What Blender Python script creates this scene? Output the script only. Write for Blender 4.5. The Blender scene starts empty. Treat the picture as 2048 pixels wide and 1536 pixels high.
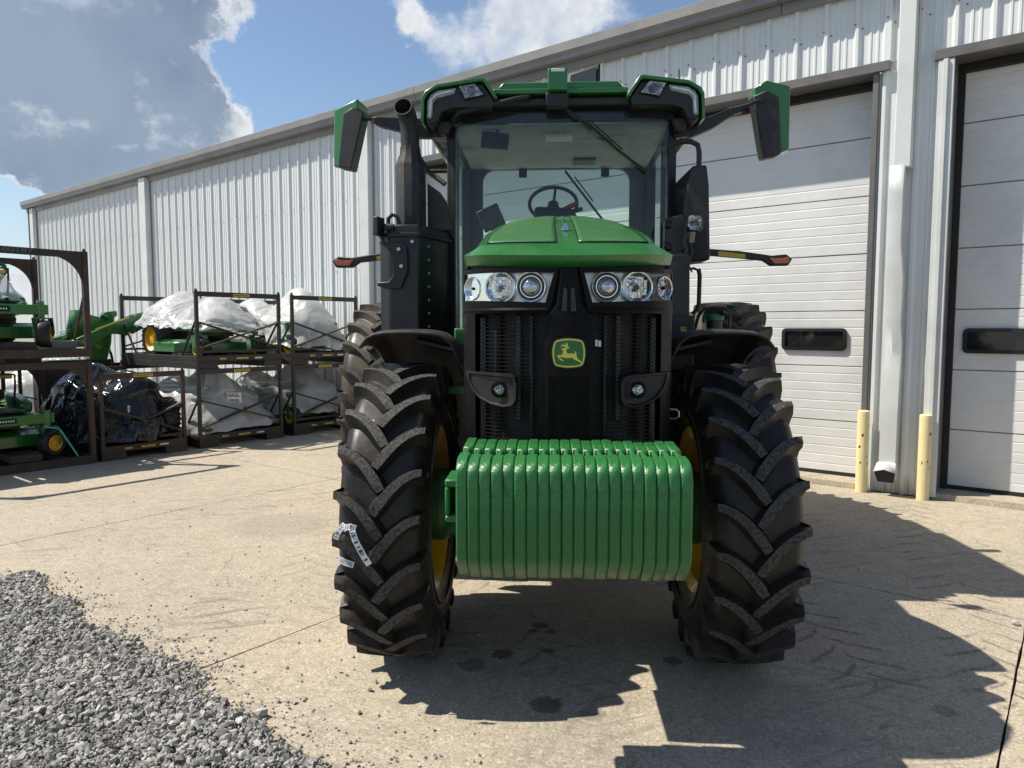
import bpy, bmesh, math, random
import numpy as np
from mathutils import Vector, Matrix, noise
R = math.radians
random.seed(7)
S = bpy.context.scene
COL = S.collection

# ------------------------------------------------------------------ camera
FPX, PITCH, CAMH = 1450.0, R(4.4), 1.70
cd = bpy.data.cameras.new('camera'); cam = bpy.data.objects.new('camera', cd); COL.objects.link(cam)
cd.sensor_width = 36.0; cd.lens = 36.0*FPX/2048.0; cd.clip_start = .05; cd.clip_end = 3000
cam.location = (0, 0, CAMH); cam.rotation_euler = (R(90)-PITCH, 0, 0)
S.camera = cam
S.render.engine = 'CYCLES'
S.view_settings.view_transform = 'Standard'; S.view_settings.look = 'None'
S.view_settings.gamma = 1; S.view_settings.use_curve_mapping = False
S.view_settings.exposure = 0.55
S.cycles.use_denoising = True
S.cycles.max_bounces = 8; S.cycles.transparent_max_bounces = 16

# ------------------------------------------------------------------ sun
SUN_EL, SUN_AZ_Y = R(54.0), .10                 # the sun stands far to -X and a touch beyond the tractor
sd = Vector((-1, SUN_AZ_Y, 0)).normalized()
sun_dir = Vector((sd.x*math.cos(SUN_EL), sd.y*math.cos(SUN_EL), math.sin(SUN_EL)))
sl = bpy.data.lights.new('sun', 'SUN'); sl.energy = 5.0; sl.angle = R(.53); sl.color = (1, .93, .81)
so = bpy.data.objects.new('sun', sl); COL.objects.link(so)
so.rotation_euler = sun_dir.to_track_quat('Z', 'Y').to_euler(); so.location = (-20, 5, 30)

# ------------------------------------------------------------------ node helpers
def nd(nt, typ, ins=None, **props):
    n = nt.nodes.new(typ)
    for k, v in props.items(): setattr(n, k, v)
    for k, v in (ins or {}).items():
        s = n.inputs[k]
        if hasattr(v, 'is_linked') or isinstance(v, bpy.types.NodeSocket): nt.links.new(v, s)
        else: s.default_value = v
    return n
def mth(nt, op, a, b=0.0, c=0.0, clamp=False):
    n = nt.nodes.new('ShaderNodeMath'); n.operation = op; n.use_clamp = clamp
    for i, v in enumerate((a, b, c)):
        if isinstance(v, bpy.types.NodeSocket): nt.links.new(v, n.inputs[i])
        else: n.inputs[i].default_value = v
    return n.outputs[0]
def mapr(nt, v, a, b, c=0.0, d=1.0, smooth=True):
    n = nd(nt, 'ShaderNodeMapRange', {0: v, 1: a, 2: b, 3: c, 4: d}, clamp=True)
    n.interpolation_type = 'SMOOTHSTEP' if smooth else 'LINEAR'
    return n.outputs[0]
def mixc(nt, f, a, b, mode='MIX'):
    n = nt.nodes.new('ShaderNodeMix'); n.data_type = 'RGBA'; n.blend_type = mode
    for i, v in ((0, f), (6, a), (7, b)):
        if isinstance(v, bpy.types.NodeSocket): nt.links.new(v, n.inputs[i])
        else: n.inputs[i].default_value = (*v, 1) if isinstance(v, tuple) and len(v) == 3 else v
    return n.outputs[2]
def noi(nt, vec, scale, detail=4, rough=.55, typ=None, dist=0):
    n = nd(nt, 'ShaderNodeTexNoise', {'Scale': scale, 'Detail': detail, 'Roughness': rough, 'Distortion': dist})
    if typ: n.noise_type = typ
    if vec is not None: nt.links.new(vec, n.inputs['Vector'])
    return n.outputs[0]

# ------------------------------------------------------------------ world: Nishita sky with procedural cumulus
W = bpy.data.worlds.new('World'); S.world = W; W.use_nodes = True
nt = W.node_tree; nt.nodes.clear()
tc = nd(nt, 'ShaderNodeTexCoord'); D = tc.outputs['Generated']
sky = nd(nt, 'ShaderNodeTexSky', sky_type='NISHITA'); sky.sun_disc = False
sky.sun_elevation = SUN_EL; sky.sun_rotation = R(-90)+math.atan(SUN_AZ_Y)
sky.air_density = 1.1; sky.dust_density = .6; sky.ozone_density = 2.0; sky.altitude = 200
SKY_STR = .09
def pxdir(u, v):
    a, b = (u-1024)/FPX, (v-768)/FPX
    return Vector((a, math.cos(PITCH)-b*math.sin(PITCH), -math.sin(PITCH)-b*math.cos(PITCH))).normalized()
sep = nd(nt, 'ShaderNodeSeparateXYZ', {0: D})
# clouds live on a plane high above: project the direction on it so they shrink towards the horizon
zz = mth(nt, 'ADD', mth(nt, 'MAXIMUM', sep.outputs[2], 0.0), .22)
cv = nd(nt, 'ShaderNodeVectorMath', {0: D}, operation='SCALE'); nt.links.new(mth(nt, 'DIVIDE', 1.0, zz), cv.inputs['Scale'])
big = noi(nt, cv.outputs[0], 1.7, 6, .58)
fine = noi(nt, D, 11.0, 8, .62, dist=.25)
fine2 = noi(nt, D, 34.0, 6, .6)
BLOBS = [  # pixel u, v, radius in px, weight: cumulus masses and clear gaps seen in the photograph, and the gap weights are negative
 (20,60,310,1.15),(170,190,200,1.0),(60,250,210,.85),(280,260,120,.7),(390,235,75,.8),(505,250,72,1.0),(445,275,50,.6),
 (60,330,60,.45),(170,345,60,.45),(420,30,80,.8),(400,85,45,.6),(800,25,75,.55),(850,65,45,.4),(1010,70,105,.55),(900,135,50,.35),
 (1120,40,110,.62),(1240,20,80,.45),(20,560,60,.55),(60,585,50,.5),
 (620,120,190,-1.0),(560,30,90,-.7),(700,190,110,-.8),(60,420,90,-1.1),(220,410,80,-.8),(90,480,80,-.6),(420,150,60,-.6),(448,228,16,-.5),(335,120,55,-.35)]
wn = nd(nt, 'ShaderNodeTexNoise', {'Scale': 6.5, 'Detail': 9.0, 'Roughness': .62}); nt.links.new(D, wn.inputs['Vector'])
wv = nd(nt, 'ShaderNodeVectorMath', {0: wn.outputs['Color'], 1: (.5, .5, .5)}, operation='SUBTRACT')
ws = nd(nt, 'ShaderNodeVectorMath', {0: wv.outputs[0]}, operation='SCALE'); ws.inputs['Scale'].default_value = .20
DW = nd(nt, 'ShaderNodeVectorMath', {0: nd(nt, 'ShaderNodeVectorMath', {0: D, 1: ws.outputs[0]}, operation='ADD').outputs[0]}, operation='NORMALIZE').outputs[0]
tot = None; dark = None
for (u, v, r, w) in BLOBS:
    c = pxdir(u, v); ang = r/FPX
    dp = nd(nt, 'ShaderNodeVectorMath', {0: DW, 1: tuple(c)}, operation='DOT_PRODUCT').outputs['Value']
    m = mapr(nt, dp, math.cos(ang*1.22), math.cos(ang*.30), 0, w)
    if r >= 110 and u < 330 and w > 0: dark = m if dark is None else mth(nt, 'MAXIMUM', dark, m)
    tot = m if tot is None else mth(nt, 'ADD', tot, m)
tot = mth(nt, 'MINIMUM', tot, 1.05)
gen = mth(nt, 'MULTIPLY', mth(nt, 'SUBTRACT', big, .47), 2.4)
calm = mth(nt, 'SUBTRACT', 1.0, mth(nt, 'MULTIPLY', mth(nt, 'MAXIMUM', tot, 0.0), .45))
den = mth(nt, 'ADD', tot, mth(nt, 'MULTIPLY', mth(nt, 'MULTIPLY', mth(nt, 'SUBTRACT', fine, .5), 1.9), calm))
den = mth(nt, 'ADD', den, mth(nt, 'MULTIPLY', mth(nt, 'SUBTRACT', fine2, .5), .40))
den = mth(nt, 'ADD', den, gen)
cover = mapr(nt, den, .12, .84)
thick = mth(nt, 'MULTIPLY', mapr(nt, mth(nt, 'ADD', den, mth(nt, 'MULTIPLY', mth(nt, 'SUBTRACT', fine2, .5), .5)), .50, 1.05), mth(nt, 'ADD', .12, mth(nt, 'MULTIPLY', mapr(nt, dark, .08, .55), .88)))
puff = noi(nt, D, 9.0, 7, .6)
lit = mixc(nt, mapr(nt, puff, .36, .60), (.52, .59, .70), (.88, .88, .87))
grey = mixc(nt, mapr(nt, noi(nt, D, 3.2, 5, .5), .35, .65), (.165, .225, .33), (.29, .365, .47))
ccol = mixc(nt, thick, lit, grey)
csc = nd(nt, 'ShaderNodeVectorMath', {0: ccol}, operation='SCALE'); csc.inputs['Scale'].default_value = .74/SKY_STR
hz = mapr(nt, sep.outputs[2], 0.0, .30, .40, 0)          # distant air whitens the sky towards the horizon
skyc = mixc(nt, hz, sky.outputs[0], (4.6, 5.6, 6.6))
sfac = mixc(nt, mth(nt, 'MULTIPLY', cover, .96), skyc, csc.outputs[0])
bg = nd(nt, 'ShaderNodeBackground', {0: sfac, 1: SKY_STR})
nt.links.new(bg.outputs[0], nd(nt, 'ShaderNodeOutputWorld').inputs[0])

# ------------------------------------------------------------------ materials
def newmat(name):
    m = bpy.data.materials.new(name); m.use_nodes = True
    nt = m.node_tree; nt.nodes.clear()
    out = nd(nt, 'ShaderNodeOutputMaterial'); p = nd(nt, 'ShaderNodeBsdfPrincipled')
    nt.links.new(p.outputs[0], out.inputs[0])
    return m, nt, p, out
def pm(name, col, rough=.5, metal=0, var=.12, scale=6, col2=None, dirt=0, bump=0, bscale=60, coat=0, spec=.5, rvar=.1):
    m, nt, p, out = newmat(name)
    t = nd(nt, 'ShaderNodeTexCoord').outputs['Object']
    n1 = noi(nt, t, scale, 6, .6)
    c2 = col2 or tuple(c*(1-var*2) for c in col)
    c = mixc(nt, mapr(nt, n1, .35, .72), tuple(col), tuple(c2))
    if dirt:
        n2 = noi(nt, t, scale*3.3, 8, .7)
        c = mixc(nt, mth(nt, 'MULTIPLY', mapr(nt, n2, .52, .75), dirt), c, (.22, .18, .13))
    nt.links.new(c, p.inputs['Base Color'])
    p.inputs['Metallic'].default_value = metal
    nt.links.new(mapr(nt, noi(nt, t, scale*2.1, 5, .6), .3, .7, max(.02, rough-rvar), min(1, rough+rvar), False), p.inputs['Roughness'])
    p.inputs['Coat Weight'].default_value = coat; p.inputs['Coat Roughness'].default_value = .06
    p.inputs['Specular IOR Level'].default_value = spec
    if bump:
        b = nd(nt, 'ShaderNodeBump', {'Strength': bump, 'Distance': .01}); nt.links.new(noi(nt, t, bscale, 4, .6), b.inputs['Height'])
        nt.links.new(b.outputs[0], p.inputs['Normal'])
    return m
def glassmat(name, tint, refl=1.0, rough=.0):
    m, nt, p, out = newmat(name); nt.nodes.remove(p)
    tr = nd(nt, 'ShaderNodeBsdfTransparent', {0: (*tint, 1)})
    gl = nd(nt, 'ShaderNodeBsdfGlossy', {0: (.9, .95, .93, 1), 'Roughness': rough})
    f = nd(nt, 'ShaderNodeFresnel', {0: 1.5})
    ff = mth(nt, 'MULTIPLY', f.outputs[0], refl, clamp=True)
    mx = nd(nt, 'ShaderNodeMixShader'); nt.links.new(ff, mx.inputs[0]); nt.links.new(tr.outputs[0], mx.inputs[1]); nt.links.new(gl.outputs[0], mx.inputs[2])
    nt.links.new(mx.outputs[0], out.inputs[0])
    return m
M = {}
M['green'] = pm('tractor_green_paint', (.022, .150, .026), .30, 0, .07, 3, coat=.5, bump=.02, bscale=260, dirt=.05)
M['castgreen'] = pm('cast_green_paint', (.018, .152, .031), .42, 0, .16, 9, dirt=.20, bump=.35, bscale=80, coat=.10)
M['dkgreen'] = pm('frame_green_paint', (.012, .085, .02), .45, 0, .2, 5, dirt=.2, bump=.05)
M['yellow'] = pm('wheel_yellow_paint', (.70, .40, .006), .4, 0, .12, 5, dirt=.25, coat=.2)
M['black'] = pm('black_textured_plastic', (.012, .0125, .014), .5, 0, .2, 8, dirt=.07, bump=.12, bscale=240)
M['gloss'] = pm('gloss_black_plastic', (.005, .0055, .006), .25, 0, .2, 5, dirt=.05, spec=.3)
M['satin'] = pm('satin_black_paint', (.009, .010, .012), .42, 0, .2, 4, dirt=.07, bump=.05, bscale=120)
M['nose'] = pm('nose_black', (.004, .0043, .0048), .42, 0, .2, 5, dirt=.025, spec=.12)
M['pod'] = pm('lamp_pod_plastic', (.010, .0105, .011), .5, 0, .2, 8, dirt=.08, bump=.1, bscale=240, spec=.3)
M['fender'] = pm('dusty_fender_plastic', (.020, .019, .018), .55, 0, .25, 5, dirt=.30, bump=.15, bscale=200)
def lampglass():
    m, nt, p, out = newmat('ribbed_lamp_glass')
    t = nd(nt, 'ShaderNodeTexCoord').outputs['Object']
    v = nd(nt, 'ShaderNodeTexVoronoi', {'Scale': 70.0}); nt.links.new(t, v.inputs['Vector'])
    nt.links.new(mixc(nt, mapr(nt, noi(nt, t, 30, 4, .6), .35, .65), (.62, .63, .63), (.22, .23, .24)), p.inputs['Base Color'])
    p.inputs['Metallic'].default_value = .75; p.inputs['Roughness'].default_value = .22
    b = nd(nt, 'ShaderNodeBump', {'Strength': .8, 'Distance': .01}); nt.links.new(v.outputs[0], b.inputs['Height']); nt.links.new(b.outputs[0], p.inputs['Normal'])
    return m
M['lampglass'] = lampglass()
M['lens2'] = glassmat('lamp_cover_glass', (.90, .91, .92), .35)
M['projector'] = pm('projector_bulb_glass', (.50, .52, .55), .04, 1, .03, 9, rvar=.02)
M['mesh'] = pm('dark_mesh', (.006, .007, .008), .6, 0, .4, 14, dirt=.12, bump=.3, bscale=160)
M['rad'] = pm('radiator_fins', (.0055, .006, .0068), .6, .0, .4, 9, dirt=.06, spec=.2)
M['alu'] = pm('dull_aluminium', (.05, .05, .048), .5, .5, .2, 12, dirt=.2)
M['plate'] = pm('lamp_back_plate', (.66, .67, .68), .34, 1, .18, 9, bump=.25, bscale=14)
M['chrome'] = pm('chrome_reflector', (.82, .83, .84), .13, 1, .04, 4, rvar=.05)
M['steel'] = pm('bare_steel', (.45, .45, .44), .3, 1, .1, 12)
M['amber'] = pm('amber_lens', (.55, .10, .02), .2, 0, .2, 60, coat=.6)
M['reflector'] = pm('amber_reflector_tape', (.55, .36, .03), .35, 0, .15, 40)
M['headliner'] = pm('grey_headliner', (.48, .49, .46), .85, 0, .1, 5, bump=.1, bscale=200)
M['cabgrey'] = pm('cab_grey_trim', (.055, .06, .062), .6, 0, .15, 5, bump=.1, bscale=200)
M['seat'] = pm('dark_seat_fabric', (.03, .03, .033), .85, 0, .3, 20)
M['orange'] = pm('orange_lever', (.55, .07, .02), .4)
M['rust'] = pm('rusty_black_steel', (.026, .022, .020), .62, .0, .3, 3.5, col2=(.070, .032, .018), bump=.2, bscale=55, dirt=.12)
M['blacksteel'] = pm('black_painted_steel', (.013, .0125, .0125), .5, .0, .3, 3.5, col2=(.030, .020, .015), bump=.1, bscale=50, dirt=.1)
M['tagyellow'] = pm('yellow_tag', (.62, .47, .06), .5, 0, .3, 40)
M['white'] = pm('white_vinyl', (.72, .73, .72), .5, 0, .1, 30)
M['strap'] = pm('teal_strap', (.10, .42, .42), .6)
M['wood'] = pm('weathered_timber', (.10, .075, .055), .8, 0, .3, 6, bump=.3, bscale=30)
M['seatyellow'] = pm('yellow_seat_vinyl', (.62, .48, .12), .5, 0, .1, 6)
M['glass'] = glassmat('tinted_cab_glass', (.72, .83, .80), 1.0)
M['lens'] = glassmat('clear_lens', (.93, .94, .94), .8)
M['lenspat'] = glassmat('lamp_lens', (.72, .74, .75), 1.2, .08)
M['dkglass'] = pm('dark_window', (.012, .014, .016), .06, 0, .1, 5, coat=.5, rvar=.02)
M['trimgrey'] = pm('brown_grey_trim', (.135, .130, .125), .45, 0, .12, 2.5, bump=.05)
M['gutter'] = pm('grey_gutter_trim', (.23, .226, .22), .42, 0, .1, 1.5)
M['whitetrim'] = pm('white_trim', (.60, .62, .61), .38, 0, .06, 2.5, dirt=.06)
M['blackseal'] = pm('black_seal', (.012, .012, .013), .7)
M['core'] = pm('dark_fill', (.03, .03, .03), .9)  # light block behind the wall, and painted shade inside the spout
M['roofmetal'] = pm('roof_metal', (.4, .41, .41), .4, .3)

def wallmat():
    m, nt, p, out = newmat('ribbed_wall_paint')
    t = nd(nt, 'ShaderNodeTexCoord').outputs['Object']
    sp = nd(nt, 'ShaderNodeSeparateXYZ', {0: t})
    st = nd(nt, 'ShaderNodeCombineXYZ', {0: mth(nt, 'MULTIPLY', sp.outputs[0], 9.0), 1: 0, 2: mth(nt, 'MULTIPLY', sp.outputs[2], .35)})
    c = mixc(nt, mapr(nt, noi(nt, st.outputs[0], 2.0, 6, .65), .40, .75), (.65, .675, .67), (.60, .625, .62))
    low = mth(nt, 'MULTIPLY', mapr(nt, sp.outputs[2], .0, .28, 1, 0), mapr(nt, noi(nt, st.outputs[0], 5.0, 6, .7), .38, .62))
    c = mixc(nt, mth(nt, 'MULTIPLY', low, .75), c, (.10, .09, .08))
    nt.links.new(c, p.inputs['Base Color']); p.inputs['Roughness'].default_value = .36
    b = nd(nt, 'ShaderNodeBump', {'Strength': .06, 'Distance': .02}); nt.links.new(noi(nt, t, 2.2, 3, .5), b.inputs['Height'])
    nt.links.new(b.outputs[0], p.inputs['Normal'])
    return m
M['wall'] = wallmat()
def doormat():
    m, nt, p, out = newmat('white_door_skin')
    t = nd(nt, 'ShaderNodeTexCoord').outputs['Object']
    c = mixc(nt, mapr(nt, noi(nt, t, 1.1, 6, .6), .4, .7), (.66, .665, .655), (.56, .565, .555))
    c = mixc(nt, mth(nt, 'MULTIPLY', mapr(nt, noi(nt, t, 5.0, 8, .75), .60, .78), .35), c, (.34, .33, .31))
    nt.links.new(c, p.inputs['Base Color']); p.inputs['Roughness'].default_value = .42
    h = mth(nt, 'ADD', mth(nt, 'MULTIPLY', noi(nt, t, 1.6, 3, .5), 1.4), mth(nt, 'MULTIPLY', noi(nt, t, 150, 2, .5), .05))
    b = nd(nt, 'ShaderNodeBump', {'Strength': .35, 'Distance': .03}); nt.links.new(h, b.inputs['Height'])
    nt.links.new(b.outputs[0], p.inputs['Normal'])
    return m
M['door'] = doormat()

def weather_castings(m):      # each casting has its own tone, chips to primer and dust caught on the lower chamfer
    nt = m.node_tree; p = next(n for n in nt.nodes if n.type == 'BSDF_PRINCIPLED')
    src = p.inputs['Base Color'].links[0].from_socket
    t = nd(nt, 'ShaderNodeTexCoord').outputs['Object']; rnd = nd(nt, 'ShaderNodeObjectInfo').outputs['Random']
    off = nd(nt, 'ShaderNodeVectorMath', {0: t}, operation='ADD'); cx = nd(nt, 'ShaderNodeCombineXYZ', {0: mth(nt, 'MULTIPLY', rnd, 40.0), 1: mth(nt, 'MULTIPLY', rnd, 17.0), 2: 0}); nt.links.new(cx.outputs[0], off.inputs[1])
    o = off.outputs[0]
    c = mixc(nt, mth(nt, 'MULTIPLY', rnd, .30), src, (.012, .10, .022))
    z = nd(nt, 'ShaderNodeSeparateXYZ', {0: t}).outputs[2]
    dust = mth(nt, 'MULTIPLY', mapr(nt, z, .80, .90, 1, 0), mapr(nt, noi(nt, o, 14, 6, .7), .30, .65))
    c = mixc(nt, mth(nt, 'MULTIPLY', dust, .55), c, (.20, .19, .12))
    chip = mth(nt, 'MULTIPLY', mapr(nt, noi(nt, o, 38, 4, .65), .69, .72), mapr(nt, noi(nt, o, 5, 2, .5), .5, .6))
    c = mixc(nt, mth(nt, 'MULTIPLY', chip, .8), c, (.16, .04, .03))
    nt.links.new(c, p.inputs['Base Color'])
weather_castings(M['castgreen'])
def rubber(name, base, dusty, top=False):
    m, nt, p, out = newmat(name)
    t = nd(nt, 'ShaderNodeTexCoord').outputs['Object']
    c = mixc(nt, mapr(nt, noi(nt, t, 5, 6, .6), .36, .66), base, dusty)
    if top:
        k = mapr(nt, noi(nt, t, 75, 6, .75), .40, .60)
        c = mixc(nt, k, (.020, .0195, .019), (.082, .079, .073))
        v = nd(nt, 'ShaderNodeTexVoronoi', {'Scale': 75.0}, feature='DISTANCE_TO_EDGE'); nt.links.new(t, v.inputs['Vector'])
        c = mixc(nt, mapr(nt, v.outputs[0], .0, .05, .7, 0), c, (.018, .018, .018))
    else:
        c = mixc(nt, mth(nt, 'MULTIPLY', mapr(nt, noi(nt, t, 70, 5, .7), .55, .75), .4), c, (.11, .09, .07))
    nt.links.new(c, p.inputs['Base Color'])
    nt.links.new(mapr(nt, noi(nt, t, 9, 5, .6), .3, .7, .62 if top else .30, .85 if top else .56, False), p.inputs['Roughness'])
    p.inputs['Specular IOR Level'].default_value = .3
    h = mth(nt, 'ADD', noi(nt, t, 140 if top else 24, 5, .65), noi(nt, t, 9, 2, .5))
    b = nd(nt, 'ShaderNodeBump', {'Strength': .6 if top else .16, 'Distance': .006}); nt.links.new(h, b.inputs['Height'])
    nt.links.new(b.outputs[0], p.inputs['Normal'])
    return m
M['rubber'] = rubber('tyre_rubber', (.0125, .0112, .0100), (.028, .022, .017))
M['dustyrubber'] = rubber('dusty_tyre_rubber', (.030, .024, .018), (.085, .066, .046))
M['lugtop'] = rubber('scuffed_lug_top', (.03, .03, .03), (.1, .1, .1), True)
M['smallrubber'] = rubber('small_tyre_rubber', (.013, .013, .013), (.022, .02, .018))

def screenmat():
    m, nt, p, out = newmat('perforated_green_panel')
    t = nd(nt, 'ShaderNodeTexCoord').outputs['Object']
    v = nd(nt, 'ShaderNodeTexVoronoi', {'Scale': 150.0, 'Randomness': 0.15}); nt.links.new(t, v.inputs['Vector'])
    k = mapr(nt, v.outputs[0], .22, .46)
    c = mixc(nt, k, (.004, .018, .005), (.022, .150, .026))
    c = mixc(nt, mth(nt, 'MULTIPLY', mapr(nt, noi(nt, t, 18, 6, .7), .45, .7), .3), c, (.16, .2, .12))
    nt.links.new(c, p.inputs['Base Color']); p.inputs['Roughness'].default_value = .38; p.inputs['Coat Weight'].default_value = .2
    b = nd(nt, 'ShaderNodeBump', {'Strength': .6, 'Distance': .004}); nt.links.new(k, b.inputs['Height']); nt.links.new(b.outputs[0], p.inputs['Normal'])
    return m
M['screen'] = screenmat()

def plastic(name, col, black=False):
    m, nt, p, out = newmat(name)
    t = nd(nt, 'ShaderNodeTexCoord').outputs['Object']
    w = noi(nt, t, 3.2, 4, .55, dist=1.4); w2 = noi(nt, t, 9.0, 4, .6, 'RIDGED_MULTIFRACTAL', .6)
    nt.links.new(mixc(nt, mapr(nt, noi(nt, t, 4, 5, .6), .35, .7), col, tuple(c*.8 for c in col)), p.inputs['Base Color'])
    p.inputs['Roughness'].default_value = .14 if black else .3
    b = nd(nt, 'ShaderNodeBump', {'Strength': .9 if black else .55, 'Distance': .05})
    nt.links.new(mth(nt, 'ADD', w, mth(nt, 'MULTIPLY', w2, .35)), b.inputs['Height']); nt.links.new(b.outputs[0], p.inputs['Normal'])
    if not black:
        tl = nd(nt, 'ShaderNodeBsdfTranslucent', {0: (*col, 1)}); nt.links.new(b.outputs[0], tl.inputs['Normal'])
        tp = nd(nt, 'ShaderNodeBsdfTransparent', {0: (.9, .92, .93, 1)})
        m1 = nd(nt, 'ShaderNodeMixShader', {0: .38}); nt.links.new(p.outputs[0], m1.inputs[1]); nt.links.new(tl.outputs[0], m1.inputs[2])
        m2 = nd(nt, 'ShaderNodeMixShader', {0: .20}); nt.links.new(m1.outputs[0], m2.inputs[1]); nt.links.new(tp.outputs[0], m2.inputs[2])
        nt.links.new(m2.outputs[0], out.inputs[0])
    return m
M['whitesheet'] = plastic('white_plastic_sheet', (.74, .75, .75))
M['blacksheet'] = plastic('black_plastic_sheet', (.010, .010, .011), True)
def bagmat():
    m, nt, p, out = newmat('clear_plastic_bag')
    t = nd(nt, 'ShaderNodeTexCoord').outputs['Object']
    p.inputs['Base Color'].default_value = (.8, .82, .82, 1); p.inputs['Roughness'].default_value = .2
    b = nd(nt, 'ShaderNodeBump', {'Strength': .9, 'Distance': .03}); nt.links.new(noi(nt, t, 6, 5, .6, 'RIDGED_MULTIFRACTAL', 1.0), b.inputs['Height']); nt.links.new(b.outputs[0], p.inputs['Normal'])
    tp = nd(nt, 'ShaderNodeBsdfTransparent'); mx = nd(nt, 'ShaderNodeMixShader', {0: .62})
    nt.links.new(p.outputs[0], mx.inputs[1]); nt.links.new(tp.outputs[0], mx.inputs[2]); nt.links.new(mx.outputs[0], out.inputs[0])
    return m
M['bag'] = bagmat()

def barcodemat(name, axis=0, freq=160):
    m, nt, p, out = newmat(name)
    uv = nd(nt, 'ShaderNodeTexCoord').outputs['UV']; sp = nd(nt, 'ShaderNodeSeparateXYZ', {0: uv})
    u, v = sp.outputs[0], sp.outputs[1]
    st = nd(nt, 'ShaderNodeCombineXYZ', {0: mth(nt, 'MULTIPLY', u, freq), 1: 0, 2: 0})
    k = mapr(nt, noi(nt, st.outputs[0], .5, 2, .5), .47, .53)
    inside = mth(nt, 'MULTIPLY', mth(nt, 'MULTIPLY', mth(nt, 'GREATER_THAN', u, .12), mth(nt, 'LESS_THAN', u, .9)), mth(nt, 'MULTIPLY', mth(nt, 'GREATER_THAN', v, .2), mth(nt, 'LESS_THAN', v, .85)))
    c = mixc(nt, mth(nt, 'MULTIPLY', k, inside), (.74, .75, .76), (.05, .05, .06))
    nt.links.new(c, p.inputs['Base Color']); p.inputs['Roughness'].default_value = .45
    return m
M['barcode'] = barcodemat('barcode_print', 0, 70)
M['ticket'] = barcodemat('ticket_print', 0, 26)

M['mufblk'] = pm('heat_black_paint', (.020, .020, .021), .62, .1, .25, 6, dirt=.25, bump=.25, bscale=140)
M['ledglass'] = pm('frosted_light_strip', (.30, .31, .31), .18, .5, .2, 20, coat=.6)
E1, E2 = Vector((.785, -.62, 0)).normalized(), Vector((.62, .785, 0)).normalized()   # along the wall / towards the wall
WROT = math.atan2(E1.y, E1.x)
def wl(a, b, z=0): return E1*a+E2*b+Vector((0, 0, z))
def groundpx(u, v, z=0):
    a, b = (u-1024)/FPX, (v-768)/FPX
    d = Vector((a, math.cos(PITCH)-b*math.sin(PITCH), -math.sin(PITCH)-b*math.cos(PITCH)))
    t = (z-CAMH)/d.z
    return Vector((d.x*t, d.y*t, z))

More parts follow.
